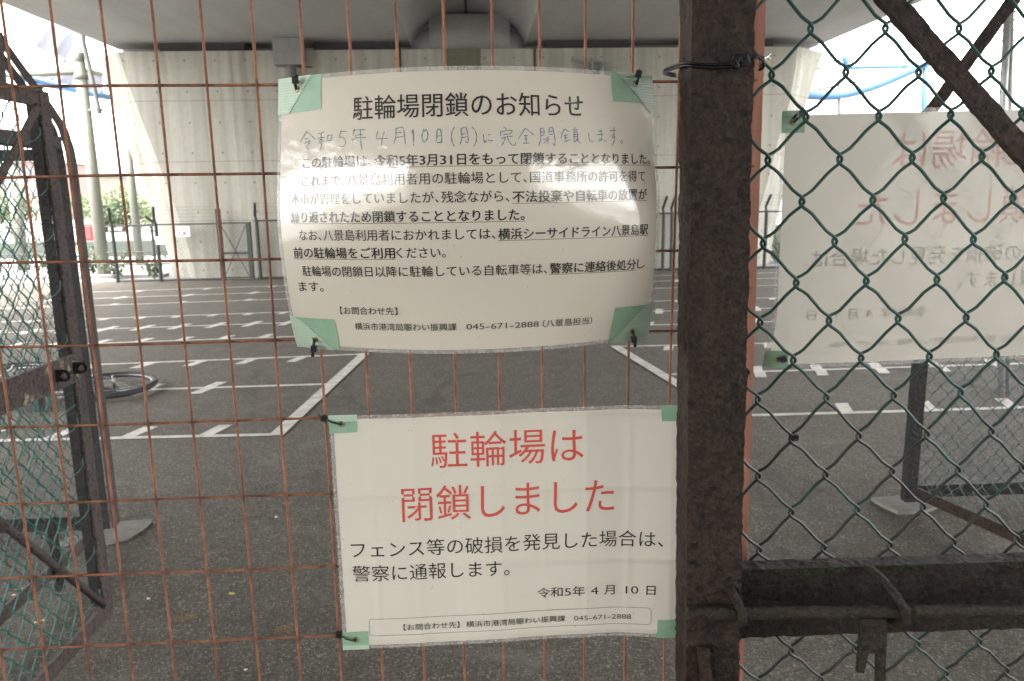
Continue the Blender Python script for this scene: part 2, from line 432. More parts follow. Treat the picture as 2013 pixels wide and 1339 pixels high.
def obj(name, mb, mat, parent=None, smooth=False):
    me = bpy.data.meshes.new(name)
    off = Vector((0, 0, 0))
    if parent is not None:
        q = parent
        while q is not None: off += q.location; q = q.parent
    me.from_pydata([tuple(v - off) for v in mb.v], [], mb.f)
    me.materials.append(M[mat] if isinstance(mat, str) else mat)
    if smooth: me.polygons.foreach_set('use_smooth', [True] * len(me.polygons))
    o = bpy.data.objects.new(name, me); C.objects.link(o)
    if parent is not None: o.parent = parent
    return o
def tag(o, label, cat, group=None):
    o['label'] = label; o['category'] = cat
    if group: o['group'] = group
    return o
def struct(name, mb, mat, smooth=False):
    o = obj(name, mb, mat, None, smooth); o['kind'] = 'structure'; return o
def thing(name, label, cat, loc=(0, 0, 0), group=None):
    o = bpy.data.objects.new(name, None); o.empty_display_size = .1; C.objects.link(o); o.location = loc
    return tag(o, label, cat, group)
def dup(root, loc, label, rot=None):
    r = root.copy(); C.objects.link(r); r.location = loc; r['label'] = label
    if rot is not None: r.rotation_euler = rot
    for ch in list(root.children):
        c = ch.copy(); C.objects.link(c); c.parent = r
        for g_ in list(ch.children):
            d = g_.copy(); C.objects.link(d); d.parent = c
    return r

def chain(mb, o, ud, vd, nd, nu, nv, du, dv, r, sides=4, fine=True, jit=0.0, u0=0, skip=None):
    """chain-link netting: vertical zigzag wires hooked into each other; nodes u = k*du (odd rows shifted half), rows v = j*dv"""
    o, ud, vd, nd = Vector(o), Vector(ud), Vector(vd), Vector(nd)
    for i in range(nu):
        pts = []
        for j in range(nv + 1):
            right = ((i + j) % 2 == 0)
            # wire i swings between column line i and i+1 (half pitch each)
            uc = (i + (1 if right else 0)) * du / 2
            sgn = 1 if right else -1
            jx = jit * noise.noise(Vector((uc * 17, j * 3.3, 1))); jz = jit * noise.noise(Vector((uc * 13, j * 2.7, 8)))
            c = o + ud * (uc + u0 + jx) + vd * (j * dv + jz)
            if fine:
                e = r * 1.25; hgt = min(.0052, dv * .14)
                ds = -1 if right else 1   # going up: before a right peak the wire is behind ('/'), after it in front
                pts += [c + ud * sgn * (e - r * 2.4) - vd * hgt * 1.3 + nd * (r * .9 * -ds),
                        c + ud * sgn * e * .95 - vd * hgt * .45 + nd * (r * .45 * -ds),
                        c + ud * sgn * e * .95 + vd * hgt * .45 - nd * (r * .45 * -ds),
                        c + ud * sgn * (e - r * 2.4) + vd * hgt * 1.3 - nd * (r * .9 * -ds)]
                if j < nv:
                    right2 = not right
                    uc2 = (i + (1 if right2 else 0)) * du / 2
                    m = o + ud * ((uc + uc2) / 2 + u0) + vd * ((j + .5) * dv)
                    back = right2   # rising to the right runs behind, and sags a little
                    pts += [m + nd * (r * (1.0 if back else -1.0)) + (vd * (-.0012) if back else Vector((0, 0, 0)))]
            else:
                pts.append(c + nd * (r if right else -r))
        mb.tube(pts, r, sides)
    return mb

# ------------------------------------------------------------------ the setting
struct('ground', MB().add([(-900, -900, -.012), (900, -900, -.012), (900, 900, -.012), (-900, 900, -.012)], [(0, 1, 2, 3)]), 'pale_paving')
struct('asphalt_lot', MB().add([(-9.2, -30, 0), (11, -30, 0), (11, 15.5, 0), (-9.2, 15.5, 0)], [(0, 1, 2, 3)]), 'asphalt')

def rowline(name, pts, ticks, w=.05, z=.004):
    """one painted row: the long line (polyline in x, y) and its slanted stubs (x, y, up, down)"""
    mb = MB()
    for (x0, y0), (x1, y1) in zip(pts, pts[1:]):
        mb.add([(x0, y0 - w / 2, z), (x1, y1 - w / 2, z), (x1, y1 + w / 2, z), (x0, y0 + w / 2, z)], [(0, 1, 2, 3)])
    for (x, y, up, dn) in ticks:
        s_ = .30   # the stubs lean to the right as they go away
        for sg, ln in ((1, up), (-1, dn)):
            if ln:
                a = y + sg * w / 2; b_ = y + sg * (w / 2 + ln); sh = sg * ln * s_
                q = [(x - .05, a, z), (x + .05, a, z), (x + .05 + sh, b_, z), (x - .05 + sh, b_, z)]
                mb.add(q if sg > 0 else q[::-1], [(0, 1, 2, 3)])
    struct(name, mb, 'paint')
def ticks(x0, x1, step, yf, up, dn): 
    out = []; x = x0
    while x < x1: out.append((x, yf(x), up, dn)); x += step
    return out
def lin(pts):
    def f(x):
        for (x0, y0), (x1, y1) in zip(pts, pts[1:]):
            if x <= x1: return y0 + (y1 - y0) * (x - x0) / (x1 - x0)
        return pts[-1][1]
    return f
ROWS = [([(-7.4, 13.65), (-3.5, 14.08), (3.5, 14.41), (9, 14.6)], -7.0, 1.12, .0, .16),
        ([(-7.4, 12.68), (-3.28, 13.16), (3.3, 13.5), (9, 13.7)], -6.9, 1.05, .12, .12),
        ([(-7.4, 11.8), (-3.05, 12.2), (3.07, 12.5), (9, 12.65)], -6.6, 1.0, .13, 0),
        ([(-7.6, 10.4), (-2.71, 10.8), (2.72, 11.04), (9, 11.2)], -6.9, .47, .0, .14),
        ([(-7.8, 9.48), (-2.49, 9.86), (2.49, 10.08), (9, 10.2)], -7.30, .4435, .17, .17),
        ([(-8.2, 8.5), (-2.24, 8.84), (2.23, 9.03), (9, 9.15)], -7.50, .4565, .2, 0),
        ([(-8.2, 7.3), (-3.78, 7.56), (-1.13, 7.74)], -8.1, .4875, 0, .22),
        ([(-8.2, 6.42), (-1.24, 6.5)], -7.6, .53, .17, .17),
        ([(-8.2, 5.28), (-1.35, 5.10)], -7.7, .53, .22, 0)]
for k, (pts, x0, st, up, dn) in enumerate(ROWS):
    end = pts[-1][0] - (.35 if k > 5 else 0) - (.25 if k == 7 else 0)
    rowline('painted_bay_row', pts, ticks(x0, end, st, lin(pts), up, dn), .055 if k > 5 else .05)
for pts, x0, st, up, dn in [([(1.45, 7.79), (3.1, 7.76), (9, 7.8)], 2.0, .52, 0, .22), ([(1.7, 6.51), (2.53, 6.52), (9, 6.6)], 2.49, .55, .18, .18),
                            ([(1.93, 5.21), (3.16, 5.2), (9, 5.25)], 2.66, .62, .22, 0)]:
    rowline('painted_bay_row', pts, ticks(x0, 8.6, st, lin(pts), up, dn), .055)
def stripe(a, b, w=.10, z=.008):
    a, b = Vector((*a, z)), Vector((*b, z)); n = (b - a).cross(Vector((0, 0, 1))).normalized() * w / 2
    struct('painted_aisle_stripe', MB().add([a + n, b + n, b - n, a - n], [(0, 1, 2, 3)]), 'paint')
stripe((-1.15, 7.76), (-1.38, 5.08)); stripe((1.44, 7.81), (1.80, 5.19))

# bridge deck: two box girders side by side over the lot, their inner wings curving up to a joint
def deck():
    zs = 4.5; top = 6.1
    t = thing('bridge_deck', 'grey concrete road deck of two curved box girders overhead', 'bridge deck', (0, 0, zs))
    L, Rr = -6.93, 7.25
    def half(side):
        if side < 0:
            pr = [(L, zs), (-1.16, zs)]
            for k in range(1, 15):
                a = k / 14 * math.pi / 2
                pr.append((-1.16 + 1.09 * (1 - math.cos(a)) ** .9, zs + .60 * math.sin(a) ** .95))
            pr += [(-.07, top), (L - 1.2, top), (L - 1.2, top - .35), (L - .02, zs + .06)]
            return pr
        pr = [(1.12, zs), (Rr, zs), (Rr + .02, zs + .06), (Rr + 1.2, top - .35), (Rr + 1.2, top), (-.03, top)]
        for k in range(14, 0, -1):
            a = k / 14 * math.pi / 2
            pr.append((1.12 - 1.15 * (1 - math.cos(a)) ** .9, zs + .60 * math.sin(a) ** .95))
        return pr
    for sd in (-1, 1):
        for y0, y1 in ((-60, 16.35), (16.5, 60)):
            pr = half(sd)
            mb = MB().prism([(x, y0, z) for x, z in pr], (0, y1 - y0, 0))
            obj('box_girder', mb, 'deck', t)
    obj('joint_seal', MB().box(-.075, -.025, -60, 60, zs + .595, zs + .68), 'rubber', t)
    return t
deck()
def pier(y, name, label):
    t = thing(name, label, 'bridge pier', (0, y, 0))
    lv = [(-.05, -5.56, -6.26, 5.60, 6.35), (.6, -5.66, -6.38, 5.70, 6.42), (1.3, -5.82, -6.58, 5.86, 6.55), (1.8, -5.955, -6.72, 5.98, 6.64), (2.6, -6.18, -6.92, 6.16, 6.78),
          (3.3, -6.38, -7.09, 6.34, 6.98), (3.9, -6.54, -7.24, 6.42, 7.14), (4.33, -6.62, -7.33, 6.45, 7.28)]
    secs = []
    for z, li, lo, ri, ro in lv:
        secs.append([(li, 0, z), (ri, 0, z), (ro, .7, z), (ro, 1.9, z), (ri, 2.6, z), (li, 2.6, z), (lo, 1.9, z), (lo, .7, z)])
    # finer rows so the flare is smooth
    vs, fs = [], []
    rows = []
    for a, b in zip(secs, secs[1:]):
        for k in range(3):
            rows.append([Vector(p).lerp(Vector(q), k / 3) for p, q in zip(a, b)])
    rows.append([Vector(p) for p in secs[-1]])
    for r_ in rows: vs += [p + Vector((0, y, 0)) for p in r_]
    for j in range(len(rows) - 1):
        for i in range(8): fs.append((j * 8 + i, j * 8 + (i + 1) % 8, (j + 1) * 8 + (i + 1) % 8, (j + 1) * 8 + i))
    fs.append([(len(rows) - 1) * 8 + i for i in range(8)]); fs.append([i for i in range(8)][::-1])
    obj('pier_body', MB().add(vs, fs), 'pier', t)
    for x0, x1 in ((-5.9, -4.3), (-3.0, -1.4), (1.5, 3.1), (4.3, 6.0)):
        obj('bearing', MB().box(x0, x1, y + .12, y + 1.6, 4.333, 4.497), 'dark_bearing', t)
    mb = MB().box(-.78, .80, y + .35, y + 1.4, 4.333, 5.04)
    obj('diaphragm', mb, 'deck', t)
    mb = MB().box(-5.0, 5.0, y + .9, y + 1.5, 4.334, 4.49)
    return t
p = pier(15.6, 'bridge_pier', 'flared pale concrete pier under the deck beyond the bicycle bays')
p2_ = pier(-14.0, 'bridge_pier', 'unseen concrete pier behind the viewer, added to block sky from the notice reflection')  # out of view, added to keep the middle of the bowed notice free of glare
p2_['group'] = 'piers carrying the deck'; p['group'] = 'piers carrying the deck'
# vertical slots in the pier top, drain box, bracket
for x in (-1.34, 1.26):
    obj('slot', MB().box(x - .02, x + .02, 15.585, 15.602, 3.7, 4.331), 'dark_bearing', p)
t = thing('drain_box', 'grey drain box with down pipe at the pier top', 'drain box', (-3.4, 15.4, 4.05))
obj('box', MB().box(-3.66, -3.14, 15.25, 15.57, 4.02, 4.49), 'grey_steel', t)
obj('down_pipe', MB().tube([(-3.37, 15.42, 4.02), (-3.37, 15.42, 3.2), (-3.37, 15.5, 3.1)], .085, 12), 'grey_steel', t, True)
obj('clip', MB().tube([(-3.2, 15.4, 4.0), (-2.98, 15.4, 3.99)], .012, 6), 'rubber', t)
t = thing('wall_bracket', 'small galvanised pipe and bracket bolted near the pier top', 'bracket', (2.45, 15.45, 3.9))
obj('pipe', MB().tube([(2.55, 15.5, 3.55), (2.55, 15.5, 4.05)], .055, 12), 'galv', t, True)
obj('arm', MB().bar((1.95, 15.45, 4.1), (2.5, 15.5, 3.95), .03, .03).bar((2.2, 15.45, 4.0), (2.5, 15.5, 3.85), .025, .025), 'grey_steel', t)
obj('clamp', MB().tube([(2.36, 15.48, 3.8), (2.36, 15.48, 4.12)], .025, 8).box(2.3, 2.5, 15.5, 15.56, 3.86, 3.98), 'grey_steel', t)

# ------------------------------------------------------------------ far fence along the back of the lot
FY = 15.3
def fence_post(x, y, h, arms=((.0, .0),), r=.035, mat='dark_green_steel', parent=None, name='post'):
    mb = MB().tube([(x, y, 0), (x, y, h)], r, 8)
    return obj(name, mb, mat, parent)
ff = thing('boundary_fence', 'low dark chain link fence with barbed wire arms in front of the pier', 'fence', (0, FY, 0))
def lfence(t, x0, x1, z1, posts):
    obj('rail', MB().tube([(x0, FY, z1), (x1, FY, z1)], .017, 6), 'dark_green_steel', t)
    obj('rail', MB().tube([(x0, FY, .03), (x1, FY, .03)], .02, 6), 'dark_green_steel', t)
    n = int((x1 - x0) / .045); w = (x1 - x0) / n * 2
    cm = chain(MB(), (x0, FY + .02, .03), (1, 0, 0), (0, 0, 1), (0, 1, 0), n, int((z1 - .03) / .045), w, .045, .0022, 3, False)
    obj('chain_link', cm, 'galv_wire', t)
    for px in posts:
        o = fence_post(px, FY, z1 + .02, parent=t)
        a = MB().tube([(px, FY, z1), (px - .02, FY, z1 + .10), (px + .03, FY - .12, z1 + .34)], .026, 8)
        obj('barb_arm', a, 'dark_green_steel', o)
    for dz in (.14, .2, .27, .33):
        obj('barbed_wire', MB().tube([(x0 + (x1 - x0) * k / 24, FY - .1 * dz / .33, z1 + dz + .004 * math.sin(k * 1.7)) for k in range(25)], .0025, 4), 'galv_wire', t)
lfence(ff, -7.0, -4.98, 1.10, (-6.97, -6.14))
fa = obj('side_arm', MB().tube([(-6.14, FY, 1.08), (-6.19, FY, 1.15), (-6.30, FY - .05, 1.27)], .024, 8), 'dark_green_steel', ff)
ff2 = thing('boundary_fence', 'chain link fence with barbed wire to the right of the small gate', 'fence', (0, FY, 0))
lfence(ff2, -4.27, 9.5, 1.14, (-4.22, -2.2, -.2, 1.8, 3.78, 3.95, 5.86, 7.9))
g = thing('small_gate', 'narrow wire gate with crossed braces in the far fence', 'gate', (-4.65, FY, 0))
obj('gate_post', MB().box(-4.98, -4.90, FY - .04, FY + .04, 0, 1.38), 'dark_green_steel', g)
obj('gate_post', MB().box(-4.42, -4.34, FY - .04, FY + .04, 0, 1.12), 'dark_green_steel', g)
obj('rail', MB().box(-4.9, -4.42, FY - .015, FY + .015, 1.09, 1.12), 'dark_green_steel', g)
obj('rail', MB().box(-4.9, -4.42, FY - .02, FY + .02, .50, .545), 'dark_green_steel', g)
obj('rail', MB().box(-4.9, -4.42, FY - .015, FY + .015, .03, .06), 'dark_green_steel', g)
obj('brace', MB().tube([(-4.89, FY - .02, 1.05), (-4.43, FY - .02, .08)], .008, 5), 'dark_green_steel', g)
obj('brace', MB().tube([(-4.43, FY - .035, 1.05), (-4.89, FY - .035, .08)], .008, 5), 'dark_green_steel', g)
obj('chain_link', chain(MB(), (-4.9, FY + .02, .04), (1, 0, 0), (0, 0, 1), (0, 1, 0), 11, 23, .0873, .046, .0022, 3, False), 'galv_wire', g)

# ------------------------------------------------------------------ writing
_glyph = {}
def glyph(ch, bold):
    k = (ch, bold)
    if k in _glyph: return _glyph[k]
    c = bpy.data.curves.new('g', 'FONT'); c.body = ch; c.size = 1; c.resolution_u = 3
    c.offset = bold
    o = bpy.data.objects.new('g', c); C.objects.link(o)
    dg = bpy.context.evaluated_depsgraph_get()
    me = bpy.data.meshes.new_from_object(o.evaluated_get(dg))
    vs = [(v.co.x, v.co.y) for v in me.vertices]; fs = [list(p.vertices) for p in me.polygons]
    bpy.data.objects.remove(o); bpy.data.curves.remove(c); bpy.data.meshes.remove(me)
    _glyph[k] = (vs, fs); return _glyph[k]
def adv(ch):
    if ch in '0123456789': return .60
    if ch == '-': return .5
    if ch == '、': return .52
    if ch == ' ': return .38
    if ch in '（(' or ch in '）)': return .8
    return 1.0
def textmb(fn, s, x0, x1, base, em, bold=0.0, off=.0004, underline=None, mb=None):
    """characters laid along x0..x1 (mm) at a baseline (mm) on the sheet fn(s, t, off)"""
    bold = bold or (.006 if em < 20 else 0)
    mb = mb or MB(); pen = 0; items = []; lo = 1e9; hi = -1e9
    for ch in s:
        a = adv(ch)
        if ch not in ' 　':
            vs, fs = glyph(ch, 0.0)
            w = 1.0
            if ch in '0123456789': w = 1.22
            sh = pen
            if ch == '-': w = 1.5; sh = pen - .02
            if ch == '（': sh = pen - .2
            if ch == '【': sh = pen - .3; a = .72
            if ch == '】': a = .75
            vv = [(sh + v[0] * w, v[1]) for v in vs]
            items.append((vv, fs, ch)); lo = min(lo, min(v[0] for v in vv)); hi = max(hi, max(v[0] for v in vv))
        pen += a
    k = (x1 - x0) / (hi - lo)
    for vv, fs, ch in items:
        if ch in '0123456789-' and bold < .01: bd_ = 0
        else: bd_ = bold
        # heavy type: the same glyph struck several times, each a hair off and a hair higher
        for n_, (dx, dy) in enumerate(((0, 0), (bd_, 0), (-bd_, 0), (0, bd_ * .7), (0, -bd_ * .7)) if bd_ else ((0, 0),)):
            mb.add([fn((x0 + (v[0] - lo) * k + dx * em) / 1000, (base + (v[1] + dy) * em) / 1000, off + n_ * .00003) for v in vv], fs)
    if underline is not None:
        n = max(2, int((x1 - x0) / 6)); y0 = base - em * .14
        for i in range(n):
            a, b = x0 - .6 + (x1 - x0 + 1) * i / n, x0 - .6 + (x1 - x0 + 1) * (i + 1) / n
            mb.add([fn(a / 1000, (y0 - .45) / 1000, off), fn(b / 1000, (y0 - .45) / 1000, off), fn(b / 1000, y0 / 1000, off), fn(a / 1000, y0 / 1000, off)], [(0, 1, 2, 3)])
    return mb
def strip_poly(fn, pts, w, off, mb):
    P = [Vector((x / 1000, y / 1000)) for x, y in pts]
    # light smoothing of the pen stroke
    Q = []
    for i in range(len(P) - 1):
        for k in range(4):
            u = k / 4; p0 = P[max(i - 1, 0)]; p1 = P[i]; p2 = P[i + 1]; p3 = P[min(i + 2, len(P) - 1)]
            cr = .5 * ((2 * p1) + (p2 - p0) * u + (2 * p0 - 5 * p1 + 4 * p2 - p3) * u * u + (3 * p1 - p0 - 3 * p2 + p3) * u ** 3)
            Q.append(cr * .6 + p1.lerp(p2, u) * .4)
    Q.append(P[-1]); L = []; Rr = []
    for i, q in enumerate(Q):
        d = (Q[min(i + 1, len(Q) - 1)] - Q[max(i - 1, 0)])
        if d.length < 1e-7: d = Vector((1, 0))
        d.normalize(); n = Vector((-d.y, d.x)) * w / 2 * (1 + .3 * math.sin(i * 1.3))
        L.append(q + n); Rr.append(q - n)
    vs = [fn(q.x, q.y, off) for q in L] + [fn(q.x, q.y, off) for q in Rr]; m = len(L)
    mb.add(vs, [(i + m, i + 1 + m, i + 1, i) for i in range(m - 1)])

def fingrid(fn, s0, s1, t0, t1, nu, nv, off):
    return MB().grid(lambda u, v: fn((s0 + (s1 - s0) * u) / 1000, (t0 + (t1 - t0) * v) / 1000, off), nu, nv)
def ring(fn, so, to, si, ti, off, n=40):
    mb = MB()
    for (a0, a1, b0, b1) in ((-so, so, ti, to), (-so, so, -to, -ti), (-so, -si, -ti, ti), (si, so, -ti, ti)):
        nu = n if a1 - a0 > 20 else 1; nv = n if b1 - b0 > 20 else 1
        mb.grid(lambda u, v: fn((a0 + (a1 - a0) * u) / 1000, (b0 + (b1 - b0) * v) / 1000, off), nu, nv)
    return mb
def patch(fn, poly, off, n=6):
    """small quad or triangle following the sheet"""
    p = [Vector((x, y)) for x, y in poly]
    if len(p) == 3: p.append(p[2])
    return MB().grid(lambda u, v: fn(*(p[0].lerp(p[1], u).lerp(p[3].lerp(p[2], u), v) / 1000), off), n, n)
def eyelet(fn, x, y, parent, r=3.0):
    c = fn(x / 1000, y / 1000, .0012); a = (fn(x / 1000 + .002, y / 1000, .0012) - c).normalized(); b = (fn(x / 1000, y / 1000 + .002, .0012) - c).normalized()
    mb = MB().tube([c + (a * math.cos(q) + b * math.sin(q)) * r / 1000 for q in [2 * math.pi * k / 16 for k in range(16)]], .0009, 6, closed=True)
    o = obj('eyelet', mb, 'brass', parent, True)
    return c

# sheet of the upper notice: bowed towards the viewer between its four ties (s, t in metres along the sheet)
_A, _hw = .0725, .1955
_tab = [0.0]; _N = 400
for _k in range(_N):
    _u = (_k + .5) / _N; _tab.append(_tab[-1] + math.sqrt(1 + (2 * _A / _hw * _u) ** 2) * _hw / _N)
def _u_of(s):
    a = abs(s)
    if a >= _tab[-1]: u = 1 + (a - _tab[-1]) / (_hw * 1.25)
    else:
        lo = int(a / _tab[-1] * _N * .8); 
        while _tab[lo + 1] < a: lo += 1
        while _tab[lo] > a: lo -= 1
        u = (lo + (a - _tab[lo]) / (_tab[lo + 1] - _tab[lo])) / _N
    return math.copysign(u, s)
def _bow(s, t):
    u = _u_of(s); v = t / .1515
    b = (.0725 + .006 * v) * (1 - u * u) + .048 * (.78 * (1 - v * v) + .22 * (math.exp(-4 * v * v) - .0183) / .9817) * (.6 + .4 * u * u) + (v - v ** 3) * (.018 * (1 - u * u) - .018 * u * u)
    return Vector((-.003 + _hw * u, .85 - b - .004, 1.578 + .141 * v))
def nrm(f, s, t):
    h = .001; a = f(s + h, t) - f(s - h, t); b = f(s, t + h) - f(s, t - h); return a.cross(b).normalized()
_cache = {}
def sheetA(s, t, off=0.0):
    p = _bow(s, t)
    if off:
        k = (round(s * 500), round(t * 500))
        if k not in _cache: _cache[k] = nrm(_bow, s, t)
        p = p + _cache[k] * off
    return p
def sheetB(s, t, off=0.0):
    w = .0016 * noise.noise(Vector((s * 9, t * 9, 3))) + .0012 * math.sin(s * 60) * (.5 + t)
    e = max(0, s - .11) / .1; curl = -.010 * e * math.sin(min(1, e) * math.pi * .9)  # bulges before the right edge tucks behind the post
    X_, Z_ = .0385 + s, 1.2115 + t
    dz_ = (Z_ - 1.715) / .0912; dz_ = (dz_ - round(dz_)) * .0912; dx_ = (X_ + .0255) / .0496; dx_ = (dx_ - round(dx_)) * .0496
    press = .0011 * math.exp(-(dz_ / .0035) ** 2) * (.5 + max(0, s * 3)) + .0005 * math.exp(-(dx_ / .003) ** 2)
    w -= press
    return Vector((.0385 + s, .843 + w + curl - off, 1.2115 + t + .0015 * math.sin(s * 11)))
def sheetC(s, t, off=0.0):
    w = .003 * noise.noise(Vector((s * 7, t * 7, 9)))
    e = max(0, s - .19) / .02 * (max(0, -t - .08) / .06)      # the visible lower corner is bent back
    return Vector((.552 - s * 1.005 - .004 * t - e * .006, .861 + w + off + e * .012, 1.5400 + t - .012 * s))

def notice_board(fn, name, label, W, H, pm, hole_list, tapes, off0=0.0, filmw=4.5, fine=(60, 40)):
    t = thing(name, label, 'notice', fn(0, 0))
    obj('paper', fingrid(fn, -W + filmw, W - filmw, -H + filmw, H - filmw, *fine, 0), pm, t, True)
    obj('laminate_edge', ring(fn, W, H, W - filmw, H - filmw, .0002), 'film', t, True)
    for poly, mat, o_ in tapes: obj('corner_tape', patch(fn, poly, o_), mat, t, True)
    return t

nA = notice_board(sheetA, 'closure_notice', 'bowed glossy cream notice with many lines of black writing', 212.5, 151.5, 'paper', None,
    [([(-212, 112), (-152, 114), (-152, 151.5), (-212, 151.5)], 'tape', .0006), ([(-212.4, 111.8), (-195, 112.2), (-164, 151.7), (-212.4, 151.7)], 'tape_rib', .0011),
     ([(153, 119), (212, 119), (212, 151.5), (152, 151.5)], 'tape', .0006), ([(212.4, 105), (212.4, 151.7), (160, 151.7), (198, 117)], 'tape_rib', .0011),
     ([(-212, -151.5), (-150, -151.5), (-152, -113), (-212, -112)], 'tape', .0006), ([(-212.4, -151.7), (-158, -151.7), (-196, -116), (-212.4, -108)], 'tape_rib', .0011),
     ([(153, -151.5), (212, -151.5), (212, -107), (158, -107)], 'tape', .0006), ([(156, -151.7), (212.4, -151.7), (212.4, -100), (200, -108)], 'tape_rib', .0011)])
INK = .0004
def line(parent, fn, segs, em, name='lettering', mat='ink', bold=0.0, off=INK):
    mb = MB()
    for s, x0, x1, base, b, ul in segs:
        textmb(fn, s, x0, x1, base + em * .076, em, b, off, True if ul else None, mb)
    return obj(name, mb, mat, parent)
B = .020
line(nA, sheetA, [('駐輪場閉鎖のお知らせ', -114, 116, 99.9, .006, 0)], 26)
line(nA, sheetA, [('この駐輪場は、', -175.7, -95, 52.3, 0, 0), ('令和5年3月31日をもって閉鎖することとなりました。', -91.8, 200.8, 51.8, B, 1)], 12.7)
line(nA, sheetA, [('これまで、八景島利用者用の駐輪場として、国道事務所の許可を得て', -177.1, 192.2, 33.2, 0, 0)], 12.7)
line(nA, sheetA, [('本市が管理をしていましたが、残念ながら、', -192.2, 37.5, 14.4, 0, 0), ('不法投棄や自転車の放置が', 40.7, 193.9, 13.6, B, 1)], 12.7)
line(nA, sheetA, [('繰り返されたため閉鎖することとなりました。', -193.7, 52.2, -4.6, B, 1)], 12.7)
line(nA, sheetA, [('なお、八景島利用者におかれましては、', -183.9, 23.5, -23.6, 0, 0), ('横浜シーサイドライン八景島駅', 26.5, 195.4, -24.4, B, 1)], 12.7)
line(nA, sheetA, [('前の駐輪場をご利用', -193.3, -76, -42.6, B, 1), ('ください。', -74.5, -25.3, -42.5, 0, 0)], 12.7)
line(nA, sheetA, [('駐輪場の閉鎖日以降に駐輪している自転車等は、', -184.5, 76, -62.8, 0, 0), ('警察に連絡後処分', 79, 181.1, -63, B, 1), ('し', 183, 193.7, -62.5, 0, 0)], 12.7)
line(nA, sheetA, [('ます。', -192.2, -160.5, -80.5, 0, 0)], 12.7)
line(nA, sheetA, [('【お問合わせ先】', -143.4, -78, -106.2, 0, 0)], 9.6)
line(nA, sheetA, [('横浜市港湾局賑わい振興課', -127.7, -17.3, -124.6, 0, 0), ('045-671-2888', -7.3, 68.1, -124.3, 0, 0), ('（八景島担当）', 72.5, 129.8, -124.6, 0, 0)], 9.4)
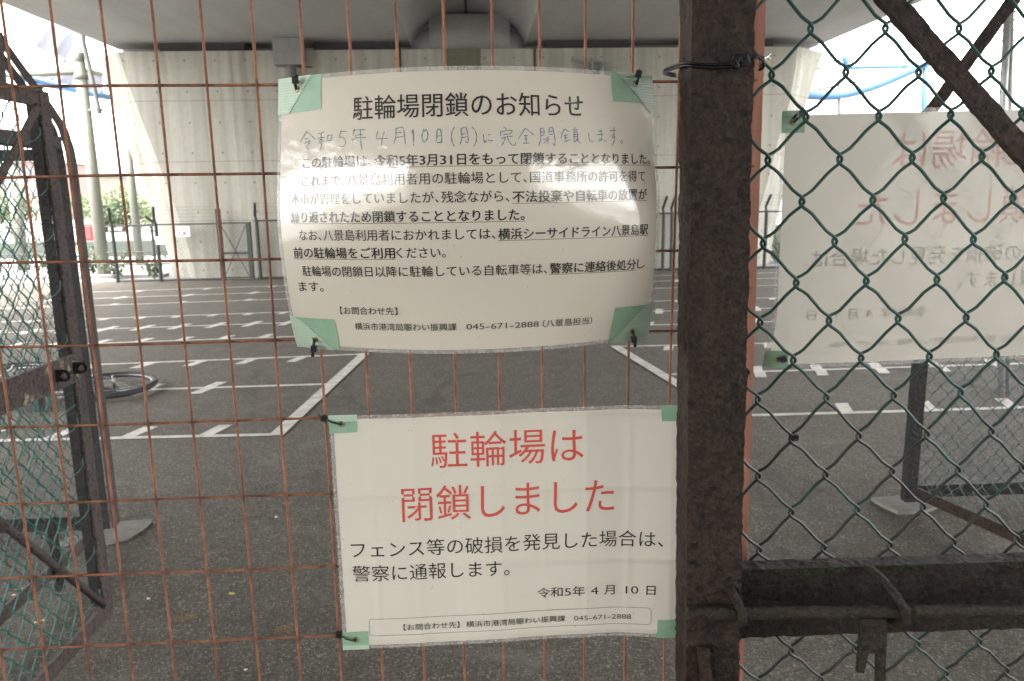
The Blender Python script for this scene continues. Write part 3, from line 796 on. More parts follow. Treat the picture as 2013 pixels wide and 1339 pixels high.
HAND = json.loads('''[[[-170.8,91.5],[-180.0,80.0]],[[-170.8,91.5],[-164.8,86.8],[-158.9,82.1]],[[-173.3,83.3],[-168.7,83.9]],[[-173.9,78.7],[-169.1,80.5],[-165.9,81.2],[-168.4,78.1],[-169.7,75.5]],[[-171.6,75.4],[-169.2,73.1],[-167.1,72.9]],[[-155.8,88.1],[-151.0,88.8],[-147.6,90.1]],[[-152.0,88.3],[-152.0,80.4],[-152.3,74.6],[-153.6,71.3]],[[-156.2,82.8],[-152.4,83.9],[-147.5,83.7]],[[-152.5,82.5],[-155.3,77.9]],[[-151.8,82.4],[-148.2,78.8]],[[-143.8,85.6],[-144.1,81.0],[-142.8,80.2],[-139.8,80.5]],[[-143.8,85.6],[-139.1,86.0],[-138.8,85.1],[-139.8,80.5]],[[-127.6,90.2],[-130.0,82.8],[-127.0,83.4],[-123.9,81.1],[-122.7,77.6],[-124.4,74.3],[-127.3,73.1],[-131.7,74.7]],[[-127.5,88.7],[-120.9,88.8]],[[-113.1,91.1],[-114.2,83.9]],[[-113.4,88.8],[-109.4,89.8],[-100.4,89.6]],[[-111.7,83.9],[-109.6,84.4],[-103.5,85.0]],[[-111.7,83.9],[-110.9,81.8]],[[-115.9,79.1],[-111.5,81.4],[-106.7,81.6],[-99.8,81.6]],[[-106.2,89.4],[-106.1,80.0],[-105.2,69.4]],[[-87.6,87.6],[-89.5,80.0],[-83.2,80.1],[-77.7,79.8]],[[-80.9,86.8],[-82.9,81.0],[-84.6,72.5]],[[-69.2,89.6],[-69.6,81.1],[-71.7,74.1]],[[-69.2,89.3],[-64.7,90.3],[-62.0,89.7],[-60.8,81.5],[-60.3,73.9]],[[-69.3,84.5],[-66.6,85.3],[-63.2,85.0]],[[-69.5,80.3],[-61.7,81.4]],[[-53.8,83.5],[-52.2,88.0],[-52.0,73.9],[-52.5,71.7]],[[-41.7,88.3],[-43.4,83.9],[-43.9,79.4],[-42.1,74.7],[-39.3,77.6],[-38.2,82.6],[-39.5,87.4],[-41.8,85.2]],[[-29.3,86.9],[-29.9,74.6],[-25.2,75.1]],[[-29.3,86.9],[-26.1,87.5],[-25.4,81.2],[-25.3,73.7]],[[-29.6,80.5],[-25.6,81.0]],[[-12.8,89.1],[-15.1,85.5],[-16.1,80.5],[-15.4,74.9],[-13.4,70.1]],[[-6.8,87.9],[-6.4,78.1],[-8.2,71.7]],[[-6.8,87.6],[-2.0,89.1],[-0.8,82.0],[-0.2,75.8],[-1.0,73.4],[-3.1,75.4]],[[-6.3,81.8],[-2.7,83.1]],[[-6.4,78.4],[-1.4,79.7]],[[3.5,89.3],[6.5,85.2],[7.7,79.6],[7.0,74.0],[4.5,69.8]],[[14.1,81.5],[14.2,76.7],[15.3,73.2],[16.7,76.1]],[[18.4,81.2],[20.8,81.4]],[[18.1,76.4],[19.9,75.3],[22.8,75.4]],[[33.3,88.6],[35.7,87.5],[35.7,85.8]],[[30.5,85.1],[30.4,79.7]],[[31.5,84.3],[36.4,85.5],[41.9,85.5],[39.1,81.8]],[[32.8,81.5],[39.1,81.8]],[[30.7,77.4],[36.2,79.3],[42.1,79.8]],[[34.8,78.6],[33.4,74.7],[31.1,70.2]],[[36.6,78.9],[38.5,73.9],[41.6,70.7],[44.1,71.0],[44.6,73.0]],[[54.3,87.9],[47.0,76.6]],[[54.3,87.5],[58.8,84.3],[62.9,80.6]],[[52.7,80.2],[57.0,80.4]],[[54.8,80.2],[55.0,73.5]],[[53.3,76.7],[56.2,77.1]],[[51.8,72.8],[58.6,72.9]],[[69.5,88.2],[69.5,77.4],[67.3,69.8]],[[69.7,87.4],[72.9,87.7],[72.8,81.0],[69.9,80.7]],[[69.7,83.9],[72.7,84.3]],[[78.5,87.9],[78.2,81.9],[82.2,82.1]],[[78.5,87.9],[81.8,88.9],[83.2,84.0],[84.3,76.7],[83.7,70.5],[81.5,72.3]],[[78.4,84.7],[82.5,85.3]],[[72.0,76.5],[77.5,77.8]],[[77.2,79.9],[76.8,71.6]],[[77.1,76.7],[72.3,72.3]],[[94.2,87.7],[90.0,77.6]],[[94.2,87.3],[100.1,84.9]],[[93.7,80.7],[98.3,81.5]],[[95.4,81.5],[95.6,74.9]],[[93.6,78.2],[97.8,78.6]],[[94.3,74.5],[100.9,76.6]],[[103.4,87.0],[104.6,85.6]],[[105.8,89.6],[105.7,84.8]],[[108.9,87.8],[106.9,85.6]],[[104.9,84.1],[104.9,73.8],[108.7,78.3]],[[104.9,84.1],[108.5,84.5],[109.1,77.5]],[[105.0,81.9],[108.8,82.3]],[[105.2,79.7],[108.8,80.1]],[[107.5,77.9],[112.5,72.4]],[[121.5,84.3],[121.7,79.1],[123.1,75.4],[126.4,75.3]],[[132.9,85.9],[138.0,86.9]],[[131.9,82.3],[139.1,83.0]],[[136.6,87.5],[136.6,78.5],[134.7,75.1],[132.6,76.6],[135.6,78.1],[142.3,75.6]],[[147.1,87.1],[155.1,88.0]],[[152.7,91.0],[152.8,81.7],[150.7,79.1],[149.9,81.7],[151.8,83.6],[153.4,81.0],[152.8,76.4],[148.7,71.1]],[[162.0,77.1],[163.7,75.4],[161.8,73.8],[160.1,75.4],[162.0,77.1]]]''')
mb = MB()
for st in HAND: strip_poly(sheetA, st, .00068, .00045, mb)
o = obj('handwriting', mb, 'ink_pen', nA); o['label'] = 'faint blue pen writing under the title'

def closed_sign(fn, label, pm, tapes, sgn=1, name='closed_notice', INK=INK, red='ink_red'):
    def line(a, b, c, d, **k): return globals()['line'](a, b, c, d, off=INK, **k)
    t = notice_board(fn, name, label, 207.5, 145.5, pm, None, tapes, fine=(150, 110))
    o = line(t, fn, [('駐輪場は', -94.5, 81.5, 79.4, 0, 0)], 46, mat=red); 
    line(t, fn, [('閉鎖しました', -130.2, 118, 15.6, 0, 0)], 46.5, mat=red)
    line(t, fn, [('フェンス等の破損を発見した場合は、', -191.7, 175.6, -28.2, 0, 0)], 22.4)
    line(t, fn, [('警察に通報します。', -191.4, -6.5, -58, 0, 0)], 22)
    line(t, fn, [('令和5年 4 月 10 日', 26.3, 167.7, -90.0, 0, 0)], 14)
    line(t, fn, [('【お問合わせ先】 横浜市港湾局賑わい振興課　045-671-2888', -134.8, 139.6, -123.2, 0, 0)], 9)
    pts = []
    for cx_, cy_, a0 in ((159, -111, 0), (-171.5, -111, 90), (-171.5, -125, 180), (159, -125, 270)):
        for k in range(6):
            a = math.radians(a0 + k * 18); pts.append((cx_ + 4 * math.cos(a), cy_ + 4 * math.sin(a)))
    pts.append(pts[0]); mb = MB(); dense = []
    for a, b in zip(pts, pts[1:]):
        n = max(1, int(math.dist(a, b) / 8))
        dense += [(a[0] + (b[0] - a[0]) * k / n, a[1] + (b[1] - a[1]) * k / n) for k in range(n)]
    dense.append(pts[0])
    for a, b in zip(dense, dense[1:]):
        d = Vector((b[0] - a[0], b[1] - a[1])).normalized() * .22; n = Vector((-d.y, d.x))
        mb.add([fn((a[0] - n.x) / 1000, (a[1] - n.y) / 1000, INK), fn((b[0] - n.x) / 1000, (b[1] - n.y) / 1000, INK),
                fn((b[0] + n.x) / 1000, (b[1] + n.y) / 1000, INK), fn((a[0] + n.x) / 1000, (a[1] + n.y) / 1000, INK)], [(0, 1, 2, 3)])
    obj('border_line', mb, 'ink', t)
    return t
nB = closed_sign(sheetB, 'flat white notice with two large red lines, tied below the bowed notice', 'paper2',
    [([(-208, 124.5), (-177, 125.5), (-176, 146), (-208, 146)], 'tape', .0006), ([(-208.2, 138), (-176, 138.5), (-176, 146.2), (-208.2, 146.2)], 'tape_rib', .0009),
     ([(171, 127), (207.7, 127), (207.7, 146), (169, 146)], 'tape', .0006),
     ([(-208, -146), (-177, -146), (-177, -122.5), (-208, -123)], 'tape', .0006), ([(-208.2, -146.2), (-177, -146.2), (-177, -140), (-208.2, -140)], 'tape_rib', .0009),
     ([(170, -146), (207.7, -146), (207.7, -122), (171, -122)], 'tape', .0006)])
nC = closed_sign(sheetC, 'white notice seen from behind through green chain link, its writing mirrored', 'paper3',
    [([(182, 122), (208, 122), (208, 146), (182, 146)], 'tape', -.0006), ([(188, -146), (208, -146), (208, -125), (188, -125)], 'tape', -.0006)], INK=.00012, red='ink_red_back')
eA = [eyelet(sheetA, x, y, nA) for x, y in ((-184, 138), (186, 140), (-182, -139), (185.4, -138.8))]
eB = [eyelet(sheetB, x, y, nB, 2.8) for x, y in ((-194, 136), (-192.7, -132.5), (196, 135), (196, -132))]
sheetCb = lambda s, t, off=0: sheetC(s, t, -off)
eC = [eyelet(sheetCb, x, y, nC, 2.8) for x, y in ((195, 134), (196, -136))]

# ------------------------------------------------------------------ near gate: welded rusty mesh, post, flat bar
MY = .85
gm = thing('mesh_panel', 'rusty orange welded wire mesh panel in front of the bicycle lot', 'mesh panel', (-.2, MY, .2))
mbv = MB()
def wob(a, b): return noise.noise(Vector((a, b, .5)))
for k in range(-14, 6):
    x = -.0255 + .0496 * k
    pts = [(x + .0020 * wob(k * 3.1, z * 2.2), MY + .0016 * wob(k, z * 3 + 9), z) for z in [.1 + i * .05 for i in range(47)]]
    mbv.tube(pts, .0015, 8)
for k in range(-6, 18):
    z = 1.715 - .0912 * k + (.0006 if k > 0 else 0)
    pts = [(x, MY + .0032 + .0008 * wob(x * 3, k), z + .0018 * wob(x * 4, k * 2.3)) for x in [-.74 + i * .04 for i in range(27)]]
    mbv.tube([q for q in pts if q[0] < .31] + [(.31, MY + .0032, z)], .0015, 8)
obj('welded_wires', mbv, 'wire_rust', gm, True)
mb = MB()
mb.rough((.3105, MY + .012, .1), (.3080 - .0105, MY + .012, 2.5), .018, .006, .004, .0004, up=(0, 1, 0), seed=4)
edge = MB(); 
for i in range(1): edge.rough((.3245, .862, .1), (.3005, .862, 2.4), .006, .022, .004, .0003, up=(1, 0, 0), seed=4)
obj('edge_bar', edge, 'flat_bar', gm)

po = thing('gate_post', 'thick dark scaly rusted steel post between mesh panel and chain link', 'post', (.25, .78, 0))
sh = -.0185
mb = MB().rough((.2735 - .0, .782, 0), (.2735 + sh * 2.4, .782, 2.4), .060, .044, .0025, .0019, up=(0, 1, 0), fs=150, seed=1)
obj('steel_tube', mb, 'post_rust', po)

# right-hand gate leaf
rg = thing('chain_link_gate', 'rusty framed gate leaf with green chain link right of the post', 'gate', (.6, .82, 0))
u0 = .3935 - 3 * .03925
vz = 1.7605 - 30 * .0441
cl = MB()
def cl_wire():
    nrows = [1.007 - .044 * k for k in range(12, 0, -1)] + [1.007, 1.049, 1.0935, 1.137, 1.181, 1.2275, 1.2725, 1.318, 1.365, 1.409, 1.453, 1.497, 1.541, 1.585, 1.629, 1.673, 1.717, 1.7605, 1.804, 1.848, 1.892, 1.936, 1.98]
    drift = lambda z: .0175 * max(0, min(1, (1.40 - z) / .36)) if z > 1.0 else .0175
    r = .00178; Y = .826
    for i in range(0, 15):
        pts = []
        for j, z in enumerate(nrows):
            jj = j - nrows.index(1.7605)
            # photo: at z = 1.7605 a node stands at x = .436 (= .3935 + .0393)
            right = ((i + jj) % 2 == 1)
            uc = .3935 + .0393 * (i - 3 + (1 if right else 0)) + drift(z)
            sgn = 1 if right else -1
            dx = .0016 * noise.noise(Vector((round((uc - .3) / .0393) * 7.7, z * 31, 4))); dz = .0016 * noise.noise(Vector((round((uc - .3) / .0393) * 5.1, z * 27, 7)))
            dY = .002 * noise.noise(Vector((uc * 9, z * 9, 2)))
            c = Vector((uc + dx, Y + dY, z + dz)); e = r * 1.25; h = .0050; ds = -1 if right else 1
            X, Z, N = Vector((1, 0, 0)), Vector((0, 0, 1)), Vector((0, 1, 0))
            pts += [c + X * sgn * (e - .0046) - Z * .0064 - N * (r * .95 * ds), c + X * sgn * (e - .0004) - Z * .0020 - N * (r * .4 * ds),
                    c + X * sgn * (e - .0004) + Z * .0020 + N * (r * .4 * ds), c + X * sgn * (e - .0046) + Z * .0064 + N * (r * .95 * ds)]
            if j < len(nrows) - 1:
                z2 = nrows[j + 1]; right2 = not right
                uc2 = .3935 + .0393 * (i - 3 + (1 if right2 else 0)) + drift(z2)
                sag = -.0014 if right2 else 0.0002
                for f_ in (.3, .7):
                    pts.append(Vector((uc + (uc2 - uc) * f_, Y + (r if right2 else -r), z + (z2 - z) * f_ + sag)))
        # catmull-rom for smooth bends
        Q = []
        for k in range(len(pts) - 1):
            p0, p1, p2, p3 = pts[max(k - 1, 0)], pts[k], pts[k + 1], pts[min(k + 2, len(pts) - 1)]
            for f_ in (0, .5):
                Q.append(.5 * (2 * p1 + (p2 - p0) * f_ + (2 * p0 - 5 * p1 + 4 * p2 - p3) * f_ ** 2 + (3 * p1 - p0 - 3 * p2 + p3) * f_ ** 3))
        Q.append(pts[-1])
        cl.tube(Q, r, 8)
cl_wire()
obj('chain_link', cl, 'green_wire', rg, True)
mb = MB().rough((.272, .8085, 1.150), (.95, .8085, 1.1445), .022, .0440, .0032, .0017, seed=2, fs=140)
obj('upper_rail', mb, 'rail_rust', rg)
mb = MB().rough((.272, .823, 1.1025), (.95, .823, 1.096), .022, .0500, .0032, .0016, seed=3, fs=140)
obj('lower_rail', mb, 'rail_rust', rg)
obj('moss', MB().rough((.0, 0, 0), (.001, 0, 0), .001, .001, .001, 0), 'moss', rg) if 0 else None
for cx_, w_ in ((.36, .035), (.40, .02), (.452, .018), (.484, .03), (.50, .02), (.62, .02)):
    mos = MB()
    for _ in range(70):
        x = cx_ + random.gauss(0, w_ * .5); z = 1.1712 - (x - .272) * .008 + random.uniform(-.006, .0012) * (1 if random.random() < .8 else 1.6); s_ = random.uniform(.0008, .0026)
        y = .7968 + random.uniform(-.0012, .001)
        a = [Vector((x, y, z)) + Vector((random.uniform(-s_, s_), random.uniform(-s_, s_) * .6 - .0006, random.uniform(-s_, s_))) for _ in range(3)]
        mos.add(a, [(0, 1, 2)])
    obj('moss', mos, 'moss', rg)
mb = MB().rough(PY(1735, -16, .79), PY(2060, 357, .79), .0195, .010, .003, .0015, up=(0, 1, 0), seed=6, fs=110)
obj('diagonal_brace', mb, 'post_rust', rg)
mb = MB().rough(PY(2020, -38, .93), PY(1790, 272, .93), .0125, .008, .004, .0009, up=(0, 1, 0), seed=8, fs=110)
obj('rear_brace', mb, 'post_rust', rg)

# sliding bolt
sb = thing('slide_bolt', 'rusty sliding bolt rod with drop handle across the gate rail', 'bolt', (.35, .78, 1.13))
BY = .747
rod = MB()
def rough_tube(mb, pts, r, n, amp, seed=0):
    b0 = len(mb.v); mb.tube(pts, r, n)
    for i in range(b0, len(mb.v)):
        v = mb.v[i]; mb.v[i] = v + Vector((noise.noise(v * 150 + Vector((seed, 0, 0))), noise.noise(v * 150 + Vector((0, seed, 4))), noise.noise(v * 150 + Vector((9, 0, seed))))) * amp
Ra, Rb = PY(1352, 1206, BY), PY(2150, 1199, BY)
dense = [Ra.lerp(Rb, k / 150) + Vector((0, 0, .0005 * wob(k * .1, 5))) for k in range(151)]
rough_tube(rod, dense, .0067, 16, .0009)
obj('rod', rod, 'rod_rust', sb, True)
def staple(px, seed, y0=.79):
    mb = MB(); c = PY(px, 1204, BY); x, z0 = c.x, c.z
    P_ = [(x - .012, y0, z0 + .030), (x - .007, BY + .022, z0 + .026), (x - .002, BY + .004, z0 + .017), (x + .003, BY - .0095, z0 + .004), (x + .0035, BY - .0085, z0 - .007), (x, BY + .004, z0 - .016), (x - .004, y0, z0 - .024)]
    Q = []
    for k in range(len(P_) - 1):
        for f_ in range(5): Q.append(Vector(P_[k]).lerp(Vector(P_[k + 1]), f_ / 5))
    mb.tube(Q, .0050, 10, flat=.0038)
    for i in range(len(mb.v)):
        v = mb.v[i]; mb.v[i] = v + Vector((noise.noise(v * 170 + Vector((seed, 0, 0))), noise.noise(v * 170 + Vector((0, seed, 0))), noise.noise(v * 170 + Vector((0, 3, seed))))) * .0013
    obj('staple', mb, 'rod_rust', sb, True)
staple(1449, 1, .762); staple(1768, 5); staple(2075, 9)
mb = MB()
outl = [PY(*q, BY) for q in ((1690, 1216), (1742, 1214), (1742, 1260), (1740, 1300), (1738, 1360), (1720, 1360), (1722, 1318), (1722, 1284), (1706, 1283), (1702, 1302), (1697, 1322), (1683, 1320), (1686, 1290), (1689, 1250))]
mb.prism([(q.x, BY - .002, q.z) for q in outl][::-1], (0, .0045, 0))
obj('drop_handle', mb, 'rod_rust', sb)
a_ = PY(1384, 1275, .752); b_ = PY(1388, 1350, .752)
mb = MB().rough((a_.x, .755, a_.z), (b_.x, .753, b_.z), .011, .012, .0025, .0022, up=(0, 1, 0), seed=11)
obj('weld_lug', mb, 'post_rust', sb)

# wire bindings round the post
def coil(name, label, parts):
    t = thing(name, label, 'wire tie', parts[0][1][0])
    for nm, pts, r, mt in parts: 
        Q = []
        P_ = [Vector(p) for p in pts]
        for k in range(len(P_) - 1):
            p0, p1, p2, p3 = P_[max(k - 1, 0)], P_[k], P_[k + 1], P_[min(k + 2, len(P_) - 1)]
            for f_ in (0, .25, .5, .75):
                Q.append(.5 * (2 * p1 + (p2 - p0) * f_ + (2 * p0 - 5 * p1 + 4 * p2 - p3) * f_ ** 2 + (3 * p1 - p0 - 3 * p2 + p3) * f_ ** 3))
        Q.append(P_[-1])
        obj(nm, MB().tube(Q, r, 7), mt, t, True)
    return t
yf = .7575
loops = []
for s_ in range(2):
    dz = s_ * .0026
    loops.append(('strand', [(.2215, .855, 1.722 - dz), (.2045, .84, 1.7235 - dz), (.2040, .80, 1.7222 - dz), (.2065, .764, 1.7195 - dz), (.217, yf, 1.7175 - dz), (.235, yf - .0003, 1.7165 - dz), (.2505, yf - .001, 1.7170 - dz)], .00125, 'binding_wire'))
tang = []
random.seed(3)
for k in range(7):
    cx_ = .2565 + .0013 * k; cz = 1.7178 + .0007 * k; rx = .0055 - .0003 * k; rz = .0068 - .0006 * k
    tang.append(('knot_loop', [(cx_ + rx * math.cos(a) + .002 * math.sin(2 * a + k), yf - .0015 - .0022 * abs(math.sin(a + k)), cz + rz * math.sin(a) + .001 * math.cos(3 * a + k)) for a in [k + i * math.pi / 5 for i in range(10)]], .0009, 'binding_wire'))
for k in range(3):
    tang.append(('strand', [(.262, yf - .001, 1.7185 + .0018 * k), (.270, yf - .003, 1.7225 + .0012 * k - .001), (.277, yf - .0015, 1.7232 - .001 * k), (.2815, yf + .002, 1.7215 - .0025 * k), (.2835, .775, 1.7205 - .003 * k)], .0011, 'binding_wire'))
tang.append(('strand', [(.2805, .757, 1.7195), (.2825, .760, 1.7165), (.2822, .764, 1.7135), (.281, .770, 1.7130)], .0010, 'binding_wire'))
for k in range(2):
    tang.append(('cut_end', [(.2785, .760, 1.7185 + .001 * k), (.2815, .762, 1.7210 + .001 * k), (.287, .766, 1.7245 + .0006 * k), (.2925, .772, 1.7235 + .0052 * k)], .00085, 'bright_wire'))
coil('wire_tie', 'black twisted wire tie wound round the top of the rusted post', loops + tang)
tang = []
for k in range(7):
    cz = 1.397 + .0018 * k
    tang.append(('knot_loop', [(.2835 + .0032 * math.cos(a) + .0006 * k, .786 + .006 * math.sin(a), cz + .0012 * math.sin(2 * a + k) + .002 * math.sin(a * .5)) for a in [i * math.pi / 4 for i in range(9)]], .00095, 'binding_wire'))
coil('wire_tie', 'small black wire knot on the right edge of the post at half height', tang)
tang = []
for k in range(4):
    tang.append(('knot_loop', [(.3585 + .004 * math.cos(a + k), .822 + .0035 * math.sin(a), 1.3185 + .0014 * k + .001 * math.sin(2 * a)) for a in [i * math.pi / 4 for i in range(9)]], .0009, 'binding_wire'))
coil('wire_tie', 'tiny wire twist on a chain link knot right of the post', tang)

# cable ties
def cable_tie(label, hole, wirept, headpt, tail):
    t = thing('cable_tie', label, 'cable tie', hole, 'black cable ties holding the notices')
    h, w, hd = Vector(hole), Vector(wirept), Vector(headpt)
    P_ = [h + Vector((0, .003, 0)), h + Vector((0, -.003, 0)), h.lerp(hd, .5) + Vector((0, -.005, 0)), hd, w.lerp(hd, .3) + Vector((0, .004, 0)), w + Vector((0, .006, 0)), h.lerp(w, .4) + Vector((0, .006, 0)), h + Vector((0, .003, 0))]
    obj('strap', MB().tube(P_, .0017, 8, flat=.0009), 'zip', t, True)
    d = (hd - h); d.y = 0; d.normalize(); n = Vector((-d.z, 0, d.x))
    mb = MB()
    c = hd + Vector((0, -.001, 0))
    mb.bar(c - d * .0035, c + d * .0035, .0058, .0050, up=(0, 1, 0))
    obj('head', mb, 'zip', t)
    obj('tail', MB().tube([c, c + Vector(tail) * .5 + Vector((0, -.002, 0)), c + Vector(tail)], .0018, 6, flat=.0007), 'zip', t)
    return t
H_ = [eA[0], eA[1], eA[2], eA[3]]
W_ = [(-.1745, .853, 1.7155), (.1755, .853, 1.7155), (-.1745, .853, 1.4415), (.1755, .853, 1.4415)]
cable_tie('cable tie at the top left corner of the bowed notice', H_[0], W_[0], H_[0] + Vector((.0000, -.004, .0078)), (.0022, .001, .0045))
cable_tie('cable tie at the top right corner of the bowed notice', H_[1], W_[1], H_[1] + Vector((.0014, -.004, .0088)), (.0015, .001, .0042))
cable_tie('cable tie at the bottom left corner of the bowed notice', H_[2], W_[2], H_[2] + Vector((-.0008, -.004, -.0095)), (-.0022, .001, -.0085))
cable_tie('cable tie at the bottom right corner of the bowed notice', H_[3], W_[3], H_[3] + Vector((.0010, -.004, -.0085)), (.0016, .001, -.0085))
cable_tie('cable tie at the top left corner of the notice with red lines', eB[0], (-.1745, .851, 1.3500), Vector((-.1745, .845, 1.3525)), (-.006, .002, .004))
cable_tie('cable tie at the bottom left corner of the notice with red lines', eB[1], (-.1735, .851, 1.0780), Vector((-.1735, .845, 1.0840)), (-.006, .002, .0015))
cable_tie('cable tie at the top right corner of the notice with red lines', eB[2], (.2235, .853, 1.3500), Vector((.2235, .848, 1.352)), (.002, .001, .004))
cable_tie('cable tie at the bottom right corner of the notice with red lines', eB[3], (.2235, .853, 1.0780), Vector((.2235, .848, 1.076)), (.002, .001, .004))
cable_tie('cable tie at the top corner of the notice seen from behind', eC[0], eC[0] + Vector((.0005, -.012, .0075)), eC[0] + Vector((.0003, -.016, .0062)), (.001, .001, .006))
cable_tie('cable tie at the lower corner of the notice seen from behind', eC[1], eC[1] + Vector((.001, -.012, .006)), eC[1] + Vector((-.001, -.014, .0045)), (-.008, .001, .001))

# ------------------------------------------------------------------ left side: opened gate leaf (plane x = -1.3)
lg = thing('open_gate_leaf', 'rusty steel gate leaf swung open at left with twin bolt lugs', 'gate', (-1.3, 1.6, .2))
XL = -1.3
obj('stile', MB().rough((XL, 2.501, .19), (XL, 2.501, 1.925), .010, .054, .005, .0016, up=(0, 1, 0), seed=21, fs=60), 'leaf_rust', lg)
obj('stile_flange', MB().box(XL - .036, XL - .005, 2.468, 2.474, .235, 1.89), 'leaf_dark', lg)
obj('top_rail', MB().rough((XL, .9, 1.902), (XL, 2.465, 1.900), .012, .047, .005, .0015, seed=22, fs=60), 'leaf_rust', lg)
obj('middle_rail', MB().rough((XL + .002, .9, 1.088), (XL + .002, 2.49, 1.068), .014, .090, .005, .0014, seed=23, fs=60), 'leaf_rust_lichen', lg)
obj('bottom_rail', MB().rough((XL, .9, .232), (XL, 2.52, .208), .012, .052, .005, .0015, seed=24, fs=60), 'leaf_rust', lg)
obj('bottom_flange', MB().box(XL - .05, XL - .007, .9, 2.43, .178, .186), 'leaf_dark', lg)
obj('upper_brace', MB().rough((XL - .01, 1.45, .95 + .0), (XL - .01, 1.46, .96), .01, .01, .005, 0), 'leaf_rust', lg) if 0 else None
obj('upper_brace', MB().rough((XL + .012, 1.93, 1.415), (XL + .012, 2.445, 1.875), .008, .022, .005, .0012, seed=25, fs=60), 'leaf_rust', lg)
obj('lower_brace', MB().tube([(XL + .012, 1.72, 1.055), (XL + .012, 2.455, .248)], .0125, 10), 'leaf_rust', lg, True)
obj('barb_upright', MB().rough((XL, 2.295, 1.92), (XL, 2.31, 2.06), .010, .030, .005, .001, up=(0, 1, 0), seed=26, fs=60), 'leaf_rust', lg)
def lug(y, x0):
    """rounded plate with a bolt hole standing out from the leaf, facing the gateway"""
    zc = 1.071; h = .0185; n = 28
    P_ = [(x0, zc - h)] + [(x0 + .030 + h * math.cos(a), zc + h * math.sin(a)) for a in [-math.pi / 2 + math.pi * k / (n - 3) for k in range(n - 2)]] + [(x0, zc + h)]
    hole = [(x0 + .029 + .0108 * math.cos(a), zc + .0108 * math.sin(a)) for a in [2 * math.pi * k / n for k in range(n)]]
    st = min(range(n), key=lambda i: (hole[i][0] - P_[0][0]) ** 2 + (hole[i][1] - P_[0][1]) ** 2)
    hole = hole[st:] + hole[:st]; mb = MB()
    for yy in (y, y + .007): mb.v += [Vector((q[0], yy, q[1])) for q in P_] + [Vector((q[0], yy, q[1])) for q in hole]
    m = 2 * n
    for i in range(n):
        j = (i + 1) % n
        mb.f += [[i, j, n + j, n + i], [m + i, m + n + i, m + n + j, m + j], [i, m + i, m + j, j], [n + i, n + j, m + n + j, m + n + i]]
    obj('bolt_lug', mb, 'leaf_dark', lg)
lug(2.352, XL + .004); lug(2.458, XL + .004)
cm = chain(MB(), (XL - .02, .92, .20), (0, 1, 0), (0, 0, 1), (-1, 0, 0), 38, 39, .0775, .0442, .0021, 6, True, .006)
obj('chain_link', cm, 'green_wire_pale', lg, True)
random.seed(5)
for k in range(11):
    z = .25 + k * .15 + random.uniform(-.02, .02)
    obj('lacing_wire', MB().tube([(XL - .02, 2.41, z), (XL - .006, 2.44, z + .012), (XL + .004, 2.455, z + .03), (XL + .001, 2.46, z + .05)], .0014, 6), 'green_wire_pale', lg, True)
# loose mended strand
obj('mending_wire', MB().tube([(XL + .02, 2.02, .86), (XL + .02, 2.18, .93), (XL + .02, 2.30, .945), (XL + .02, 2.42, .96)], .0022, 6), 'green_wire_pale', lg, True)

# second leaf, further back, with the fence line at y = 3.57
def ground_pad(name, label, pts):
    t = obj(name, MB().prism([(x, y, .002) for x, y in pts], (0, 0, .018)), 'concrete_pad'); tag(t, label, 'concrete pad'); return t
ground_pad('concrete_footing', 'pointed pale concrete footing at the foot of the left post', [(-2.0, 3.66), (-1.655, 3.70), (-1.66, 3.60), (-1.69, 3.50), (-1.76, 3.45), (-1.98, 3.46)])
ground_pad('concrete_footing', 'pale concrete footing at the foot of the right post', [(2.02, 3.65), (2.27, 3.67), (2.34, 3.60), (2.33, 3.54), (2.20, 3.47), (2.06, 3.47), (2.03, 3.56)])
XB = -1.775
lp = thing('arm_post', 'dark angle post with inward bent top arm on the left footing', 'post', (XB, 3.57, 0))
def curved(pts, n=8):
    P_ = [Vector(p) for p in pts]; Q = []
    for k in range(len(P_) - 1):
        p0, p1, p2, p3 = P_[max(k - 1, 0)], P_[k], P_[k + 1], P_[min(k + 2, len(P_) - 1)]
        for i in range(n):
            f_ = i / n
            Q.append(.5 * (2 * p1 + (p2 - p0) * f_ + (2 * p0 - 5 * p1 + 4 * p2 - p3) * f_ ** 2 + (3 * p1 - p0 - 3 * p2 + p3) * f_ ** 3))
    Q.append(P_[-1]); return Q
def ribbon(mb, path, a, b):
    """flat bar: path swept with cross vectors a, b (full widths)"""
    a, b = Vector(a), Vector(b)
    for k in range(len(path) - 1):
        p, q = path[k], path[k + 1]
        vs = [w + a * sa / 2 + b * sb / 2 for w in (p, q) for sa in (-1, 1) for sb in (-1, 1)]
        mb.add(vs, [(0, 1, 5, 4), (1, 3, 7, 5), (3, 2, 6, 7), (2, 0, 4, 6)])
    return mb
path = curved([(XB, 3.57, .04), (XB, 3.57, .6), (XB, 3.57, 1.2), (XB, 3.57, 1.76), (XB - .03, 3.57, 1.90), (XB - .10, 3.57, 2.02), (XB - .25, 3.57, 2.31), (XB - .40, 3.57, 2.59)])
def arm_path(dx, dy):
    return [(XB + dx, 3.57 + dy, .05), (XB + dx, 3.57 + dy, .7), (XB + dx, 3.57 + dy, 1.3), (XB + dx, 3.57 + dy, 1.74), (XB + dx - .012, 3.57 + dy, 1.86), (XB + dx - .05, 3.57 + dy, 1.965), (XB + dx - .26, 3.57 + dy, 2.32), (XB + dx - .42, 3.57 + dy, 2.60)]
obj('angle_face', ribbon(MB(), curved(arm_path(.008, 0)), (.006, 0, 0), (0, .075, 0)), 'leaf_rust', lp)
obj('angle_flange', ribbon(MB(), curved(arm_path(-.022, -.04)), (.04, 0, 0), (0, .006, 0)), 'leaf_dark', lp)
mb = MB()
